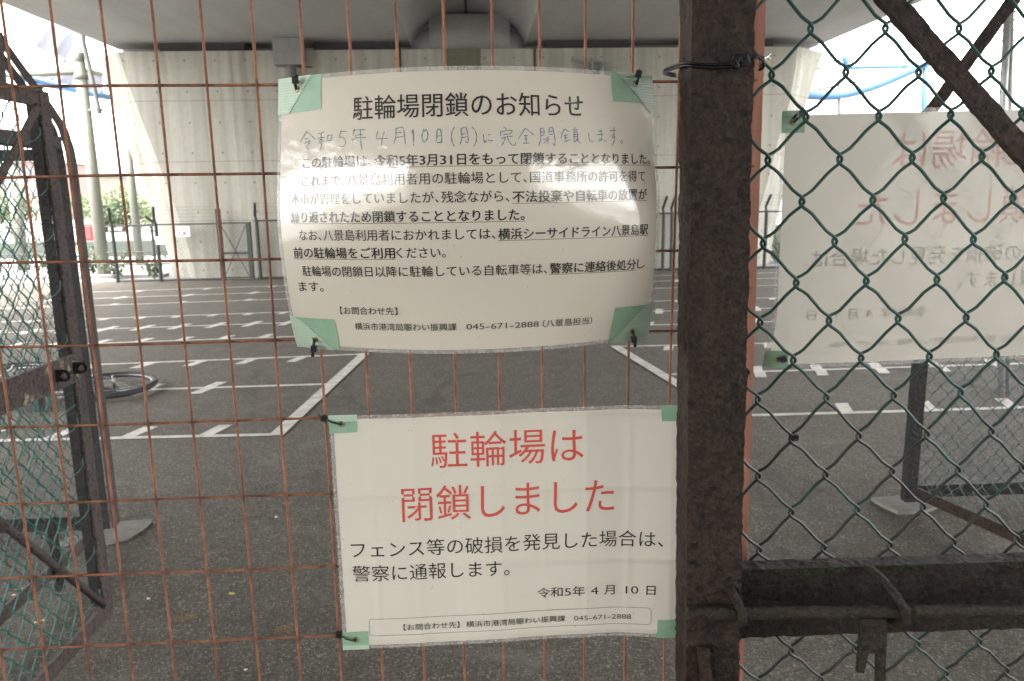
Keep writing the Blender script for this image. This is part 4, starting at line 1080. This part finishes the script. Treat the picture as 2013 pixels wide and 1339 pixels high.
for (x, z) in ((-1.865, 2.055), (-1.985, 2.262)): mb.box(x - .02, x + .035, 3.49, 3.53, z - .012, z + .02)
obj('cleat', mb, 'leaf_rust', lp)
lf = thing('side_gate_leaf', 'second rusty gate leaf at left behind the lug gate, hung on the arm post', 'gate', (XB, 2.6, .1))
obj('top_rail', MB().rough((XB - .005, .9, 1.842), (XB - .005, 3.52, 1.842), .010, .052, .006, .001, seed=31, fs=50), 'leaf_rust', lf)
obj('top_flange', MB().box(XB - .06, XB - .012, .9, 3.52, 1.812, 1.818), 'leaf_dark', lf)
obj('bottom_rail', MB().rough((XB + .012, .9, .115), (XB + .012, 3.25, .105), .010, .055, .006, .001, seed=32, fs=50), 'leaf_rust', lf)
obj('drop_pin', MB().box(XB + .02, XB + .045, 2.99, 3.02, .02, .34), 'leaf_dark', lf)
obj('hinge_lug', MB().box(XB + .01, XB + .05, 3.30, 3.36, .16, .23), 'leaf_rust', lf)
obj('chain_link', chain(MB(), (XB - .02, .92, .12), (0, 1, 0), (0, 0, 1), (-1, 0, 0), 66, 39, .0775, .0441, .0017, 4, True, .006), 'dull_wire', lf, True)
sf = thing('side_fence', 'dark railed chain link fence running left from the arm post', 'fence', (-3.4, 3.6, 0))
obj('rail', MB().box(-6.2, XB - .06, 3.59, 3.62, 1.772, 1.822), 'leaf_dark', sf)
obj('rail', MB().box(-6.2, XB - .06, 3.59, 3.62, .02, .09), 'leaf_dark', sf)
for x in (-3.9, -6.1): obj('post', MB().box(x - .03, x + .03, 3.59, 3.65, 0, 1.9), 'leaf_dark', sf)
obj('chain_link', chain(MB(), (-6.2, 3.58, .06), (1, 0, 0), (0, 0, 1), (0, 1, 0), 112, 39, .0785, .0441, .0017, 4, False), 'dull_wire', sf, True)

# right of the lot: fence post, fence and leaf rail
rp = thing('side_fence', 'dark post and double chain link fence low at right behind the notice', 'fence', (2.16, 3.55, 0))
obj('post', MB().rough((2.155, 3.55, .04), (2.155, 3.55, 1.9), .055, .05, .012, .002, up=(0, 1, 0), seed=41, fs=50), 'leaf_dark', rp)
obj('rail', MB().box(2.19, 6.2, 3.56, 3.59, .048, .112), 'leaf_dark', rp)
obj('rail', MB().box(2.19, 6.2, 3.56, 3.59, 1.78, 1.83), 'leaf_dark', rp)
obj('chain_link', chain(MB(), (2.19, 3.545, .06), (1, 0, 0), (0, 0, 1), (0, 1, 0), 100, 39, .0785, .0441, .0018, 4, True, .008), 'dull_wire', rp, True)
rl = thing('side_gate_leaf', 'rusty gate leaf with netting leaning out from the right fence post', 'gate', (2.2, 3.4, .1))
dirv = Vector((.26, -.9, 0)).normalized(); A0 = Vector((2.17, 3.50, 0))
obj('bottom_rail', MB().rough(A0 + Vector((0, 0, .10)), A0 + dirv * 2.3 + Vector((0, 0, .09)), .012, .055, .008, .002, seed=42, fs=50), 'post_rust', rl)
obj('top_rail', MB().rough(A0 + Vector((0, 0, 1.84)), A0 + dirv * 2.3 + Vector((0, 0, 1.84)), .012, .05, .008, .002, seed=43, fs=50), 'post_rust', rl)
obj('chain_link', chain(MB(), A0 + dirv * .03 + Vector((0, 0, .13)), dirv, (0, 0, 1), (-.96, -.28, 0), 58, 38, .0785, .0441, .0016, 4, True, .008), 'galv_wire', rl, True)

# ------------------------------------------------------------------ bicycle lying on its side
def bicycle():
    rw = PG(224, 756, .07); fw = rw + Vector((-.98, .30, .05)); r = .315
    t = thing('fallen_bicycle', 'dark city bicycle lying on its side on the bays behind the left gate', 'bicycle', (-3.6, 6.85, 0))
    fwd = (fw - rw).normalized(); nz = Vector((-.04, -.03, 1)).normalized(); side = nz.cross(fwd).normalized()
    up = side if side.y < 0 else -side          # the bike's own 'up' points to the viewer
    up = Vector((up.x, up.y, up.z)); nz = fwd.cross(up).normalized(); nz = nz if nz.z > 0 else -nz
    def wheel(c, name):
        w = obj(name, MB().tube([c - nz * .045, c + nz * .075], .012, 10), 'rim', t, True)
        cir = lambda R_: [c + (fwd * math.cos(a) + up * math.sin(a)) * R_ for a in [2 * math.pi * k / 48 for k in range(48)]]
        obj('tyre', MB().tube(cir(r), .025, 10, closed=True), 'tyre', w, True)
        obj('rim', MB().tube(cir(r - .024), .0075, 8, closed=True), 'rim', w, True)
        mb = MB()
        for k in range(28):
            a = 2 * math.pi * k / 28; b = a + (.5 if k % 2 else -.5)
            h = .03 if k % 4 < 2 else -.03
            mb.tube([c + nz * h + (fwd * math.cos(b) + up * math.sin(b)) * .02, c + (fwd * math.cos(a) + up * math.sin(a)) * (r - .03)], .0011, 4)
        obj('spokes', mb, 'rim', w)
    wheel(rw, 'rear_wheel'); wheel(fw, 'front_wheel')
    P_ = lambda f_, u, s=0: rw + (fw - rw) * f_ + up * u + nz * s
    bb, seat, head, headlow = P_(.42, -.05), P_(.30, .42), P_(.84, .48), P_(.87, .36)
    mb = MB().tube([headlow, bb], .018, 8).tube([bb, seat], .016, 8).tube([head, headlow], .018, 8).tube([headlow + Vector((0, 0, .0)), P_(.36, .16)], .015, 8)
    for s_ in (-.06, .06):
        mb.tube([rw + nz * s_, bb + nz * s_ * .5], .009, 6).tube([rw + nz * s_, seat.lerp(bb, .15) + nz * s_ * .4], .008, 6)
    obj('frame', mb, 'bike_frame', t, True)
    mb = MB()
    for s_ in (-.05, .05): mb.tube([fw + nz * s_, headlow + nz * s_ * .5, head], .010, 6)
    obj('fork', mb, 'rim', t, True)
    obj('seat_post', MB().tube([seat, P_(.27, .55)], .012, 8), 'rim', t, True)
    sd_ = MB().add([P_(.12, .58, .09), P_(.12, .58, -.09), P_(.28, .57, -.04), P_(.42, .56, -.015), P_(.42, .56, .015), P_(.28, .57, .04),
                    P_(.12, .64, .08), P_(.12, .64, -.08), P_(.28, .62, -.035), P_(.41, .60, -.01), P_(.41, .60, .01), P_(.28, .62, .035)],
                   [(5, 4, 3, 2, 1, 0), (6, 7, 8, 9, 10, 11)] + [(i, (i + 1) % 6, 6 + (i + 1) % 6, 6 + i) for i in range(6)])
    obj('saddle', sd_, 'tyre', t)
    st = P_(.80, .62)
    obj('handlebar', MB().tube(curved([P_(.62, .66, .27), P_(.74, .68, .20), st + nz * .06, st, st - nz * .02, P_(.74, .68, -.06)], 4), .011, 8), 'rim', t, True)
    obj('stem', MB().tube([head, st], .012, 8), 'rim', t, True)
    obj('grip', MB().tube([P_(.60, .66, .28), P_(.70, .675, .22)], .017, 8), 'tyre', t, True)
    cr = MB().tube([bb - nz * .06, bb + nz * .09], .014, 8).tube([bb + nz * .085 + (fwd * math.cos(a) + up * math.sin(a)) * 0 for a in (0,)] + [bb + nz * .085 - fwd * .12 + up * .12], .009, 6)
    obj('crank', cr, 'rim', t, True)
    obj('chainring', MB().tube([bb + nz * .06 + (fwd * math.cos(a) + up * math.sin(a)) * .085 for a in [2 * math.pi * k / 24 for k in range(24)]], .005, 6, closed=True), 'tyre', t, True)
    c = bb + nz * .10 - fwd * .12 + up * .12
    obj('pedal', MB().bar(c - fwd * .045, c + fwd * .045, .06, .022, up=nz), 'tyre', t)
    obj('basket_guard', MB().tube([rw + nz * .05 + (fwd * math.cos(a) + up * math.sin(a)) * (r + .035) for a in [math.pi * (.25 + .9 * k / 20) for k in range(21)]], .006, 6), 'bike_frame', t, True)
bicycle()

# ------------------------------------------------------------------ far notices on the boundary fence
def board(name, label, x0, x1, z0, z1, y, mat='white_plastic'):
    t = thing(name, label, 'sign', ((x0 + x1) / 2, y, z0)); obj('panel', MB().box(x0, x1, y, y + .004, z0, z1), mat, t); return t
bd = board('warning_sign', 'white plastic sign with red writing on the far fence', -5.81, -5.49, .865, 1.058, 15.25)
fl = lambda s, t_, off=0: Vector((-5.65 + s, 15.25 - off * 3, .96 + t_))
line(bd, fl, [('頭上にご注意なし', -138, 138, 16, .03, 0)], 42, mat='sign_red')
line(bd, fl, [('注', -92, -15, -72, .035, 0)], 78, mat='sign_red'); line(bd, fl, [('意', 22, 98, -72, .035, 0)], 78, mat='sign_red')
M['pale_board'] = plain('pale_lilac_board', (.52, .53, .58), .6, 0, .05, 30, 0)
board('paper_notice', 'small pale lilac notice on the far fence beside the post', -6.15, -5.98, .72, .875, 15.25, 'pale_board')
# ------------------------------------------------------------------ beyond the fence, left
M['barrier'] = plain('grey_green_barrier', (.055, .067, .058), .8, 0, .12, 3, .2)
M['cream'] = plain('cream_wall', (.26, .235, .185), .8, 0, .08, 1, 0)
M['pink'] = plain('pinkish_wall', (.27, .19, .165), .8, 0, .08, 1, 0)
M['glass'] = plain('window_glass', (.12, .15, .18), .15, 0, .2, 1, 0)
M['red'] = plain('red_panel', (.50, .05, .05), .5, 0, .1, 3, 0)
M['orange'] = plain('orange_print', (.75, .32, .06), .5, 0, .1, 3, 0)
M['white_wall'] = plain('white_wall', (.35, .35, .34), .7, 0, .06, 1, 0)
struct('kerb_path', MB().box(-60, -6.45, 16.2, 16.5, -.01, .05), 'pale_paving')
gf = thing('green_fence', 'low green wire fence beyond the boundary fence', 'fence', (-9, 18.2, 0))
for x in (-12.5, -10.9, -9.33, -8.55, -7.4): obj('post', MB().tube([(x, 18.2, 0), (x, 18.2, .98)], .03, 8), 'dark_green_steel', gf)
for z in (.08, .36, .98): obj('rail', MB().tube([(-16, 18.2, z), (-6.9, 18.2, z + (.0 if z > .9 else .03))], .016, 6), 'dark_green_steel', gf)
obj('chain_link', chain(MB(), (-16, 18.22, .08), (1, 0, 0), (0, 0, 1), (0, 1, 0), 200, 20, .09, .045, .002, 3, False), 'dull_wire', gf)
bd = board('orange_sign', 'small orange and white sign on the green wire fence', -9.23, -8.98, .34, .56, 18.16)
obj('header', MB().box(-9.22, -8.99, 18.155, 18.159, .49, .55), 'orange', bd)
w_ = tag(obj('retaining_wall', MB().box(-60, -6.9, 22.5, 23.0, 0, .42), 'barrier'), 'long low grey green wall beyond the fences', 'wall')
w_ = tag(obj('road_barrier', MB().box(-70, -8, 27.0, 27.3, 0, .34), 'white_wall'), 'pale road barrier behind the low wall', 'barrier')
for k in range(14):
    x = -24 + k * 1.25
    o = obj('bollard', MB().tube([(x, 26.6, 0), (x, 26.6, .62), (x, 26.6, .68)], [.06, .06, .02], 8), 'white_wall'); 
    tag(o, 'white bollard in the row along the far road', 'bollard', 'white bollards along the far road')
o = tag(obj('red_machine', MB().box(PY(163, 450, 24.5).x, PY(181, 450, 24.5).x, 24.5, 25.0, 0, .85).box(PY(165, 450, 24.5).x, PY(179, 450, 24.5).x, 24.46, 24.498, .4, .8), 'red'), 'red box cabinet standing beyond the fence', 'cabinet')
def pole(name, label, x, y, h, r0, r1, lean=0, mat='pole_steel', grp=None):
    t = thing(name, label, 'pole', (x, y, 0), grp)
    obj('shaft', MB().tube([(x, y, 0), (x + lean * .5, y, h / 2), (x + lean, y, h)], [r0, (r0 + r1) / 2, r1], 14), mat, t, True); return t
p1 = pole('steel_pole', 'grey green steel pole left of the pier carrying pipes at its top', -7.83, 16.6, 4.30, .125, .11)
obj('cap', MB().tube([(-7.83, 16.6, 4.28), (-7.83, 16.6, 4.50)], .105, 12), 'pole_steel', p1, True)
obj('clamp', MB().tube([(-7.83, 16.6, 3.98), (-7.83, 16.6, 4.08)], .128, 12), 'pole_steel', p1, True)
obj('bracket', MB().box(-8.1, -7.45, 16.52, 16.62, 3.36, 3.40), 'pole_steel', p1)
obj('hook_pipe', MB().tube(curved([(-7.50, 16.5, 3.3), (-7.60, 16.5, 4.2), (-7.66, 16.5, 4.72), (-7.60, 16.5, 4.95), (-7.3, 16.5, 5.05)], 5), .045, 10), 'grey_steel', p1, True)
pole('steel_pole', 'slimmer grey pole between the capped pole and the pier', -8.30, 19.5, 4.3, .10, .085)
pole('steel_pole', 'grey pole seen through the chain link at far left', -10.6, 18.6, 2.35, .13, .12)
t = thing('pipe_frame', 'grey and blue pipe arches of the frame left of the pier', 'pipe frame', (-9.5, 16.9, 3.5))
obj('cross_pipe', MB().tube([(-11.6, 16.9, 4.05), (-9.6, 16.9, 4.12), (-7.9, 16.8, 4.15)], .055, 10), 'pole_steel', t, True)
obj('cross_pipe', MB().tube([(-7.8, 16.8, 4.18), (-6.4, 16.9, 3.84)], .05, 10), 'pole_steel', t, True)
def bp(px, py): v = PY(px, py, 17.0); return (v.x, v.y, v.z)
obj('blue_arch', MB().tube(curved([bp(-60, 120), bp(0, 140), bp(70, 156), bp(130, 170), bp(215, 190), bp(330, 205)], 4), .05, 8), 'blue_pipe', t, True)
obj('blue_arch', MB().tube(curved([bp(-60, 128), bp(0, 146), bp(70, 164), bp(130, 177), bp(215, 194), bp(330, 208)], 4), .03, 8), 'blue_pipe', t, True)
obj('stay_wire', MB().tube([bp(68, 148), bp(92, 139)], .012, 5), 'grey_steel', t)
def wp(px, py, Y=17.2): return PY(px, py, Y)
def cloth(polyA, polyB, label, name='hanging_net'):
    """net hung between an upper and a lower line, rippling in depth"""
    U = curved(polyA, 6); L_ = curved(polyB, 6); n = min(len(U), len(L_)) - 1
    mb = MB().grid(lambda u, v: U[int(round(u * n))].lerp(L_[int(round(u * n))], v) + Vector((0, .12 * math.sin(u * 21 + v * 4) * v, 0)), n, 10)
    return tag(obj(name, mb, 'net', None, True), label, 'netting')
cloth([wp(30, -10), wp(90, 0), wp(130, 25), wp(158, 68)], [wp(30, 80), wp(70, 95), wp(110, 112), wp(131, 125)], 'white netting gathered to a point above the capped pole')
cloth([wp(60, 150), wp(110, 142), wp(150, 136), wp(200, 150)], [wp(60, 155), wp(110, 164), wp(150, 178), wp(210, 190)], 'white netting hanging under the grey cross pipe')
def rope(label, pts, y=17.0, r=.012, mat='grey_steel', name='cable'):
    return tag(obj(name, MB().tube(curved([PY(a, b, y) for a, b in pts], 5), r, 5), mat), label, 'cable')
rope('thin cable along the lower edge of the white netting', [(-20, 70), (12, 77), (60, 92), (100, 106), (131, 118), (142, 127)])
rope('thin cable at the very top left against the sky', [(-20, -5), (80, 38), (105, 47), (222, 96)])
rope('thin slanting cable between the capped pole and the pier', [(165, 138), (206, 155)])

# right side: pipes and poles against the sky
t = thing('blue_scaffold', 'blue pipe arch with stays on grey poles right of the pier', 'pipe frame', (9.5, 20, 3))
def rpx(px, py, Y=20): return PY(px, py, Y)
obj('arch', MB().tube(curved([rpx(1560, 182), rpx(1610, 188), rpx(1660, 185), rpx(1720, 168), rpx(1790, 138), rpx(1826, 120)], 5), [.12] * 26, 10), 'blue_pipe', t, True)
obj('cross_pipe', MB().tube([rpx(1668, 133), rpx(1826, 129)], .05, 8), 'blue_pipe', t, True)
obj('cross_pipe', MB().tube([rpx(1600, 137), rpx(1645, 125)], .035, 8), 'pole_steel', t, True)
obj('cross_pipe', MB().tube([rpx(1610, 176), rpx(1800, 134)], .03, 8), 'pole_steel', t, True)
obj('pole', MB().tube([rpx(1650, 600), rpx(1652, 200), rpx(1654, 74)], .075, 10), 'galv', t, True)
obj('pole', MB().tube([rpx(1812, 600), rpx(1817, 200), rpx(1821, 110)], .075, 10), 'blue_pipe', t, True)
obj('blue_stay', MB().tube(curved([rpx(1653, 85), rpx(1658, 110), rpx(1664, 132)], 4), [.02, .03, .05, .07, .1, .12, .10, .09, .08][:9], 8), 'blue_pipe', t, True)
t = thing('barbed_post', 'pale galvanised twin post with barbed wire at top right', 'post', (3.5, 5.5, 0))
def r5(px, py): return PY(px, py, 5.6)
obj('post', MB().tube([r5(1966, 900), r5(1972, 200), r5(1982, 10)], .026, 12), 'galv', t, True)
obj('post', MB().tube([r5(1980, 900), r5(1986, 200), r5(1990, -30)], .015, 10), 'galv', t, True)
for y_ in (24, 40, 60, 80, 145, 182): obj('band', MB().tube([r5(1964 + (200 - y_) * .05, y_), r5(1990 + (200 - y_) * .04, y_ - 1)], .008, 6), 'galv', t)
for (a, b) in (((1955, 82), (2030, 78)), ((1935, 162), (2030, 158)), ((1956, 181), (1975, 181)), ((1990, 5), (2030, 0)), ((1990, 22), (2030, 24))):
    P_ = [r5(a[0] + (b[0] - a[0]) * k / 8, a[1] + (b[1] - a[1]) * k / 8 + 1.0 * math.sin(k * 2.2)) for k in range(9)]
    obj('barbed_wire', MB().tube(P_, .003, 4), 'grey_steel', t)

# trees, buildings, weeds
def tree(label, x, y, h, r, n=1500, mat='foliage', grp='trees beyond the road', trunk=True, leaf=.22):
    t = thing('tree', label, 'tree', (x, y, 0), grp)
    rnd = random.Random(int(x * 31 + y))
    obj('trunk', MB().tube([(x, y, 0), (x + .1, y, h * .4), (x + .05, y, h * .8)], [.14, .1, .04], 8).tube([(x + .07, y, h * .4), (x + r * .5, y + .2, h * .7)], [.06, .02], 6).tube([(x + .07, y, h * .35), (x - r * .5, y - .2, h * .65)], [.06, .02], 6), 'bark', t, True)
    mb = MB(); cl_ = [(Vector((x + rnd.gauss(0, r * .45), y + rnd.gauss(0, r * .4), h * .62 + rnd.gauss(0, h * .17))), rnd.uniform(.25, .5) * r) for _ in range(16)]
    for _ in range(n):
        c, cr = rnd.choice(cl_); d = Vector((rnd.gauss(0, 1), rnd.gauss(0, 1), rnd.gauss(0, 1))); d.normalize(); p_ = c + d * cr * rnd.uniform(.5, 1.05)
        a = Vector((rnd.uniform(-1, 1), rnd.uniform(-1, 1), rnd.uniform(-1, 1))).normalized(); b = a.orthogonal().normalized(); s_ = leaf * rnd.uniform(.5, 1.1)
        mb.add([p_ - a * s_ / 2, p_ + b * s_ * .3, p_ + a * s_ / 2, p_ - b * s_ * .3], [(0, 1, 2, 3)])
    obj('crown', mb, mat, t)
for lab, px, w, top, m_ in [('bright green tree just left of the pier', 268, 1.9, 385, 'foliage_pale'), ('darker green tree behind the slimmer pole', 243, 1.4, 398, 'foliage'), ('low green tree between the two poles', 205, 1.5, 412, 'foliage_pale'),
                        ('small tree behind the chain link far left', 25, 1.6, 420, 'foliage')]:
    b = PY(px, 440, 40); hh = PY(px, top, 40).z
    tree(lab, b.x, 40, max(1.6, hh), w, 1300, m_)
def plant(label, x, y, h, n, spread, mat='foliage', grp='weeds along the fence', leaf=.05):
    rnd = random.Random(int(x * 57 + y * 3)); t = thing('weed', label, 'plant', (x, y, 0), grp)
    st = MB(); lf_ = MB()
    for k in range(n):
        a = rnd.uniform(0, 6.28); tip = Vector((x + math.cos(a) * spread * rnd.random(), y + math.sin(a) * spread * .5 * rnd.random(), h * rnd.uniform(.5, 1)))
        st.tube([(x, y, 0), Vector((x, y, 0)).lerp(tip, .5) + Vector((0, 0, h * .1)), tip], .006, 4)
        for i in range(14):
            p_ = Vector((x, y, 0)).lerp(tip, rnd.uniform(.25, 1)) + Vector((rnd.gauss(0, leaf), rnd.gauss(0, leaf), rnd.gauss(0, leaf)))
            a_ = Vector((rnd.uniform(-1, 1), rnd.uniform(-1, 1), rnd.uniform(-1, 1))).normalized(); b_ = a_.orthogonal().normalized(); s_ = leaf * rnd.uniform(.7, 1.5)
            lf_.add([p_ - a_ * s_, p_ + b_ * s_ * .4, p_ + a_ * s_, p_ - b_ * s_ * .4], [(0, 1, 2, 3)])
    obj('stem', st, 'bark', t); obj('leaves', lf_, mat, t)
plant('tall weed beside the slimmer pole', -7.35, 16.0, .62, 9, .45)
plant('weed under the white lilac notice', -6.45, 15.75, .5, 8, .35)
plant('straggly weed by the left pole foot', -8.2, 16.9, .6, 9, .5)
plant('low dry weed near the left fence corner', -9.2, 17.3, .5, 8, .5)
plant('bright green bush low beyond the right of the pier', 6.75, 16.6, .55, 16, .45, 'foliage_pale', 'weeds along the fence', .07)
def building(label, x0, x1, y, h, mat, floors, cols, name='building', roof=None):
    t = thing(name, label, 'building', ((x0 + x1) / 2, y, 0))
    obj('wall', MB().box(x0, x1, y, y + 8, 0, h), mat, t)
    obj('roof', MB().box(x0 - .3, x1 + .3, y - .3, y + 8.3, h, h + .35), roof or 'white_wall', t)
    for f_ in range(floors):
        for c in range(cols):
            xx = x0 + (x1 - x0) * (c + .2) / cols; zz = h * (f_ + .35) / floors
            o = obj('window', MB().box(xx, xx + (x1 - x0) / cols * .6, y - .06, y - .002, zz, zz + h / floors * .45), 'glass', t)
    return t
def bx(px, Y): return PY(px, 400, Y).x
building('pink apartment block behind the chain link at far left', bx(30, 62), bx(88, 62), 62, PY(60, 318, 62).z, 'pink', 3, 4)
building('cream block with a flat roof next to the pink block', bx(-60, 66), bx(28, 66), 66, PY(0, 352, 66).z, 'cream', 3, 4)
building('tall cream tower block just left of the capped pole', bx(150, 70), bx(180, 70), 70, PY(165, 345, 70).z, 'cream', 4, 2)
building('long low brown roofed building behind the trees', bx(165, 58), bx(330, 58), 58, PY(250, 402, 58).z, 'pink', 1, 9, roof='cream')
# right, beyond the pier
w_ = tag(obj('retaining_wall', MB().box(6.9, 60, 23, 23.4, 0, .5), 'barrier'), 'low grey green wall right of the pier', 'wall')
b = PY(1530, 440, 40); tree('pale green tree right of the pier', b.x + 1.5, 40, 3.0, 1.8, 1300, 'foliage_pale')

# ------------------------------------------------------------------ litter and marks on the asphalt near the gate
random.seed(11)
def leaf_litter(label, px, py, mat, s_=.012, name='dry_leaf', cat='leaf'):
    c = PG(px, py, .004); mb = MB(); a0 = random.uniform(0, 6.28); n = 7
    up_ = [(c + Vector((math.cos(a0 + a) * s_ * (1 + .4 * math.sin(3 * a)), math.sin(a0 + a) * s_ * .55, .003 + .006 * math.sin(a * 2) ** 2))) for a in [2 * math.pi * k / n for k in range(n)]]
    mb.add([c + Vector((0, 0, .008))] + up_ + [c + Vector((0, 0, .001))], [(0, 1 + k, 1 + (k + 1) % n) for k in range(n)] + [(n + 1, 1 + (k + 1) % n, 1 + k) for k in range(n)])
    tag(obj(name, mb, mat), label, cat)
M['leaf_tan'] = plain('tan_leaf', (.62, .45, .28), .7, 0, .2, 200, .2); M['leaf_white'] = plain('white_scrap', (.75, .73, .68), .7, 0, .1, 200, .2); M['leaf_yellow'] = plain('yellow_leaf', (.45, .40, .08), .7, 0, .3, 200, .2)
leaf_litter('tan scrap on the asphalt behind the lower chain link', 38, 1160, 'leaf_tan', .018)
leaf_litter('smaller tan scrap just below the other tan scrap', 30, 1172, 'leaf_tan', .015)
leaf_litter('white scrap lying behind the diagonal brace', 102, 1112, 'leaf_white', .012)
leaf_litter('yellow leaf near the bottom left corner', 86, 1222, 'leaf_yellow', .009)
leaf_litter('orange brown leaf beside the yellow leaf', 69, 1226, 'leaf_tan', .009)
leaf_litter('white chip on the asphalt left of the orange moss patch', 292, 1179, 'leaf_white', .007)
leaf_litter('folded pale leaf right of the white chip', 455, 1169, 'leaf_yellow', .014)
leaf_litter('tiny white chip near the upper middle of the asphalt', 543, 1018, 'leaf_white', .007)
leaf_litter('white chip far down between the lowest mesh wires', 483, 1319, 'leaf_white', .006)
def spot(label, px, py, rx, ry):
    c = PG(px, py, .003); mb = MB()
    for _ in range(420):
        a = random.uniform(0, 6.28); q = random.random() ** .6
        p_ = c + Vector((math.cos(a) * rx * q, math.sin(a) * ry * q, random.uniform(0, .003))); s_ = random.uniform(.0012, .0035)
        v = [p_ + Vector((random.uniform(-s_, s_), random.uniform(-s_, s_), random.uniform(0, s_))) for _ in range(3)]
        mb.add(v, [(0, 1, 2)])
    o = obj('lichen_patch', mb, 'ochre'); tag(o, label, 'lichen patch')
spot('ochre lichen patch on the asphalt, the larger left one', 360, 1216, .055, .03)
spot('ochre lichen patch on the asphalt, the smaller right one', 558, 1238, .035, .025)
gravel = MB()
for _ in range(2600):
    px = random.uniform(180, 2013); py = random.uniform(980, 1339) if random.random() < .75 else random.uniform(800, 1000)
    p_ = PG(px, py, 0); s_ = random.uniform(.0012, .0032) * (1.5 if random.random() < .06 else 1)
    v = [p_ + Vector((random.uniform(-s_, s_), random.uniform(-s_, s_), 0)) for _ in range(3)] + [p_ + Vector((0, 0, s_ * 1.2))]
    gravel.add(v, [(0, 1, 3), (1, 2, 3), (2, 0, 3)])
M['chip'] = plain('pale_grit', (.30, .285, .25), .8, 0, .4, 40, 0)
o = obj('loose_grit', gravel, 'chip'); o['kind'] = 'stuff'

def crack(pts, w=.006, seed=1):
    rnd = random.Random(seed); P_ = [PG(a, b, .005) for a, b in pts]; Q = []
    for a, b in zip(P_, P_[1:]):
        n = max(2, int((b - a).length / .05))
        for k in range(n): Q.append(a.lerp(b, k / n) + Vector((rnd.gauss(0, .008), rnd.gauss(0, .008), 0)))
    Q.append(P_[-1]); mb = MB()
    vs = []
    for q in Q:
        ww = w * rnd.uniform(.3, 1.2) / 2; vs += [q - Vector((.4 * ww, ww, 0)), q + Vector((.4 * ww, ww, 0))]
    mb.add(vs, [(2 * i, 2 * i + 2, 2 * i + 3, 2 * i + 1) for i in range(len(Q) - 1)])
    struct('pavement_crack', mb, 'crack')
M['crack'] = plain('crack_filler', (.02, .019, .018), .9, 0, .3, 40, 0)
crack([(1523, 785), (1600, 820), (1690, 868), (1768, 905)], .010, 3)
crack([(1768, 905), (1830, 960)], .006, 4)
crack([(215, 1019), (300, 1010), (330, 1006)], .012, 5)
crack([(400, 722), (440, 705), (480, 690)], .010, 6)
